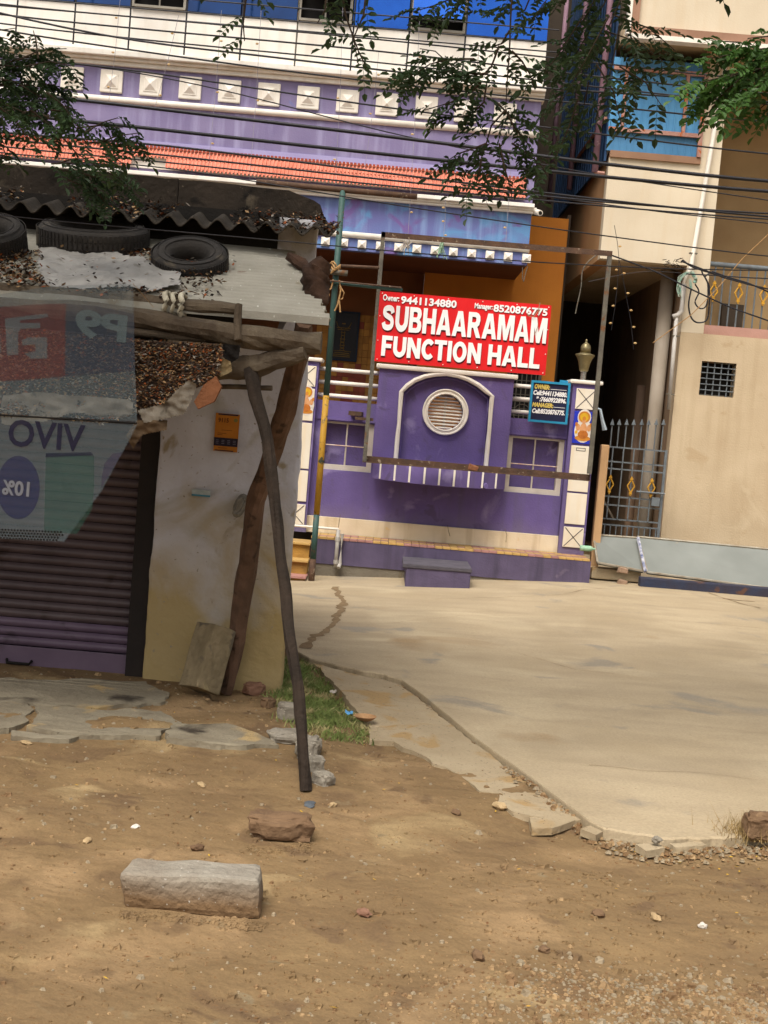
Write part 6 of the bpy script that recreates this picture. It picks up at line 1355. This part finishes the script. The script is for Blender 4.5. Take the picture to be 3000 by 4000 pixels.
def build_tree(name, label, base, trunk, limbs, twigs, canopy, n_can, seed):
    rnd = random.Random(seed); e = empty(name, base, label, 'tree'); ROOTLOC[e.name] = Vector(base)
    obj('trunk', MB().tube(trunk, [.19, .15, .13, .11][:len(trunk)], 12, wob=.2), mat('tree_bark', '#5d5245', '#483e33', sc=5, bump=.9, bsc=20), e, smooth=True)
    for l_ in limbs: obj('limb', MB().tube(l_, list(np.linspace(.06, .018, len(l_))), 8, wob=.2), MATS['tree_bark'], e)
    cnt = 0; extra = MB(); parts = 0
    tm = MB()
    for (pts, dens, fresh, sc_) in twigs:
        P_ = [at(*p) for p in pts]; obj('twig', MB().tube(P_, list(np.linspace(.006, .0025, len(P_))), 5), M_twig, e)
        for i in range(len(P_) - 1):
            a, b_ = P_[i], P_[i + 1]; n = max(1, int((b_ - a).length / dens)); dirv = (b_ - a).normalized()
            for j in range(n):
                c = a.lerp(b_, (j + rnd.random()) / n); yaw = math.atan2(dirv.y, dirv.x) + rnd.choice((-1, 1)) * rnd.uniform(.3, 1.3); pit = rnd.uniform(-.1, 1.0)
                R = (rnd.uniform(-.6, .6), pit, yaw if rnd.random() < .8 else rnd.uniform(0, 6.28)); s_ = sc_ * rnd.uniform(.75, 1.15)
                if parts < 290: inst('leaf_frond', (rnd.choice(FG) if fresh else rnd.choice(FR)), e, c, R, (s_,) * 3); parts += 1
                else:
                    M = Matrix.LocRotScale(c, __import__('mathutils').Euler(R), (s_,) * 3); g = rnd.choice(FGEO); extra.add([M @ Vector(v) for v in g.v], g.f)
    for i in range(n_can):
        c = canopy(rnd); 
        if c is None: continue
        M = Matrix.LocRotScale(c, __import__('mathutils').Euler((rnd.uniform(-.6, .6), rnd.uniform(-.2, .9), rnd.uniform(0, 6.28))), (rnd.uniform(1.3, 2.0),) * 3); g = rnd.choice(FGEO); extra.add([M @ Vector(v) for v in g.v], g.f)
    o = obj('foliage', extra, M_leaf, e, norm=False); o['kind'] = 'stuff'
def ztop(x, y): # top of the picture over a point
    d = Vector((x, y, 0)); k_ = y; v = ray(1500 + x / y * FPX, 0); return CAM_H + v.z / v.y * y
T = []
def tw_(pts, Y, dens=.045, fresh=False, s_=1.0): T.append(([(px, py, Y + i * .05) for i, (px, py) in enumerate(pts)], dens, fresh, s_))
tw_([(2010, -200), (1995, 60), (1990, 200), (1980, 330), (1975, 430)], 7.2, .09)
tw_([(1950, 180), (1920, 260), (1880, 300), (1800, 290), (1700, 200), (1640, 190)], 7.1)
tw_([(1905, 285), (1860, 290), (1790, 280), (1700, 280), (1590, 290), (1560, 300)], 7.1, .028); tw_([(1850, 230), (1760, 230), (1680, 250), (1600, 300)], 7.05, .028)
tw_([(1880, 320), (1840, 360), (1760, 400), (1660, 430)], 7.1, .04); tw_([(1900, 330), (1890, 400), (1840, 450), (1760, 460)], 7.15, .03)
tw_([(1975, 430), (1920, 490), (1900, 560), (1880, 620), (1830, 680)], 7.2, .035); tw_([(1975, 430), (2010, 500), (2060, 560), (2090, 620)], 7.2, .03); tw_([(1940, 400), (2000, 460), (2060, 480), (2100, 520)], 7.25, .03)
tw_([(1900, 560), (1850, 580), (1790, 600), (1760, 620)], 7.2, .03); tw_([(1880, 620), (1870, 680), (1860, 720), (1820, 760)], 7.2, .04); tw_([(1950, 560), (1970, 650), (1990, 720), (2000, 770)], 7.2, .05)
tw_([(2000, 200), (2040, 240), (2070, 290), (2090, 350)], 7.2, .06); tw_([(1990, 120), (1960, 170), (1900, 190), (1850, 170)], 7.2, .05); tw_([(2000, 560), (2060, 600), (2110, 640), (2140, 690)], 7.3, .04)
tw_([(1900, -100), (1800, -20), (1700, 20), (1600, 50)], 7.6, .04); tw_([(1850, -60), (1780, 40), (1720, 80)], 7.6, .045); tw_([(2100, -80), (2050, 40), (1960, 30), (1880, 70)], 7.6, .045)
tw_([(1440, -120), (1420, 60), (1380, 150), (1400, 250)], 6.6, .07); tw_([(1280, -120), (1270, 40), (1240, 90)], 6.4, .05); tw_([(1330, -60), (1350, 60), (1400, 200), (1430, 260)], 6.5, .08); tw_([(970, -150), (960, 0), (950, 90), (955, 160)], 6.2, .06)
for (x0, y0, x1, y1) in ((2350, -200, 2150, 60), (2400, -150, 2220, 180), (2420, -100, 2200, 300), (2450, -60, 2280, 300), (2380, 60, 2180, 420), (2420, 100, 2330, 460), (2460, 120, 2480, 420), (2360, 120, 2600, 250), (2400, 60, 2640, 200), (2420, 260, 2590, 420), (2300, 320, 2230, 560), (2260, 380, 2160, 640), (2330, 250, 2430, 500), (2280, 60, 2120, 300), (2200, -100, 2080, 80)):
    tw_([(x0, y0), ((x0 + x1) / 2 + 15, (y0 + y1) / 2 - 20), (x1, y1)], 8.4 + random.random(), .07, False, 1.4)
for (x0, y0, x1, y1) in ((3250, 120, 2900, 260), (3200, 180, 2760, 230), (3200, 240, 2700, 330), (2950, 260, 2740, 380), (2980, 200, 2800, 160), (3100, 260, 2850, 420), (3150, 300, 2950, 440), (3200, 340, 3000, 470), (3100, 160, 2920, 150), (3000, 260, 2860, 340), (2900, 300, 2760, 450)):
    tw_([(x0, y0), ((x0 + x1) / 2, (y0 + y1) / 2 - 15), (x1, y1)], 6.6 + random.random() * .3, .028, True, .95)
def can_r(rnd):
    x = rnd.gauss(3.2, 1.6); y = rnd.gauss(8.6, 1.4); z = rnd.uniform(5.0, 7.5)
    if y < 5 or y > 12.5: return None
    return Vector((x, y, max(z, ztop(x, y) + .3 + rnd.random() * .6)))
T.sort(key=lambda t_: not t_[2])
build_tree('street_tree', 'leafy street tree whose feathery branches hang in at the top centre and right', (4.6, 8.6, 0), [(4.6, 8.6, -.2), (4.5, 8.6, 1.6), (4.35, 8.5, 3.2), (4.2, 8.5, 5.2)],
    [[(4.3, 8.5, 4.2), (3.2, 8.0, 5.0), (1.9, 7.6, 5.3), (.9, 7.25, 5.0)], [(4.3, 8.5, 4.8), (4.9, 9.4, 6.3)], [(4.25, 8.5, 4.6), (3.2, 8.8, 5.4), (2.0, 8.9, 5.6)], [(1.9, 7.6, 5.3), (.7, 6.9, 5.2), (-.2, 6.5, 5.1)], [(4.3, 8.5, 3.9), (3.4, 7.4, 4.5), (2.6, 6.8, 4.4)]], T, can_r, 1500, 3)
T = []
for (x0, y0, x1, y1) in ((-250, 120, 60, 160), (-200, 200, 150, 230), (-200, 280, 200, 270), (-100, 300, 240, 200), (60, 240, 260, 190), (100, 260, 290, 260), (-200, 380, 220, 330), (-150, 430, 250, 390), (0, 330, 280, 350), (60, 400, 300, 430), (-100, 480, 180, 470), (0, 420, 120, 560), (-60, 460, 40, 640), (120, 420, 240, 560), (180, 360, 310, 500), (-200, 540, 30, 620), (-150, 180, 60, 110), (150, 230, 130, 120), (-100, 350, 120, 320), (-40, 300, 160, 380), (-100, 400, 100, 440), (200, 430, 300, 480)):
    tw_([(x0, y0), ((x0 + x1) / 2, (y0 + y1) / 2 - 20), (x1, y1)], 7.6 + random.random() * .6, .036, False, random.uniform(.8, 1.2))
tw_([(120, 430), (220, 510), (300, 600), (380, 650), (470, 700)], 7.9, .2)
for (x0, y0, x1, y1) in ((330, 560, 560, 560), (300, 500, 480, 500), (380, 560, 540, 520), (330, 520, 460, 460), (400, 600, 480, 640)):
    tw_([(x0, y0), ((x0 + x1) / 2, (y0 + y1) / 2 - 10), (x1, y1)], 7.9, .04)
for (x0, y0, x1, y1) in ((200, 640, 480, 650), (220, 660, 460, 720), (260, 640, 400, 780), (320, 680, 500, 740), (340, 700, 420, 810), (220, 640, 350, 620), (420, 660, 500, 690), (260, 700, 360, 760)):
    tw_([(x0, y0), ((x0 + x1) / 2, (y0 + y1) / 2 - 10), (x1, y1)], 9.2, .05, False, 1.1)
def can_l(rnd):
    x = rnd.uniform(-5.5, .2); y = rnd.uniform(5.5, 10.5); z = rnd.uniform(5.0, 7.0)
    return Vector((x, y, max(z, ztop(x, y) + .25 + rnd.random() * .7)))
build_tree('street_tree', 'shady street tree hanging dark green leaves over the shop roof at left', (-4.4, 7.4, 0), [(-4.4, 7.4, -.2), (-4.3, 7.4, 1.8), (-4.15, 7.5, 3.4), (-4.0, 7.5, 5.4)],
    [[(-4.1, 7.5, 3.8), (-3.4, 7.7, 4.3), (-2.6, 7.9, 4.4)], [(-4.0, 7.5, 4.8), (-2.8, 7.9, 5.6), (-1.6, 8.2, 6.0)], [(-4.1, 7.5, 4.4), (-3.4, 8.6, 5.2), (-2.2, 9.4, 5.6)], [(-4.1, 7.5, 3.4), (-3.3, 8.2, 3.9), (-2.4, 9.0, 4.0)]], T, can_l, 1500, 5)
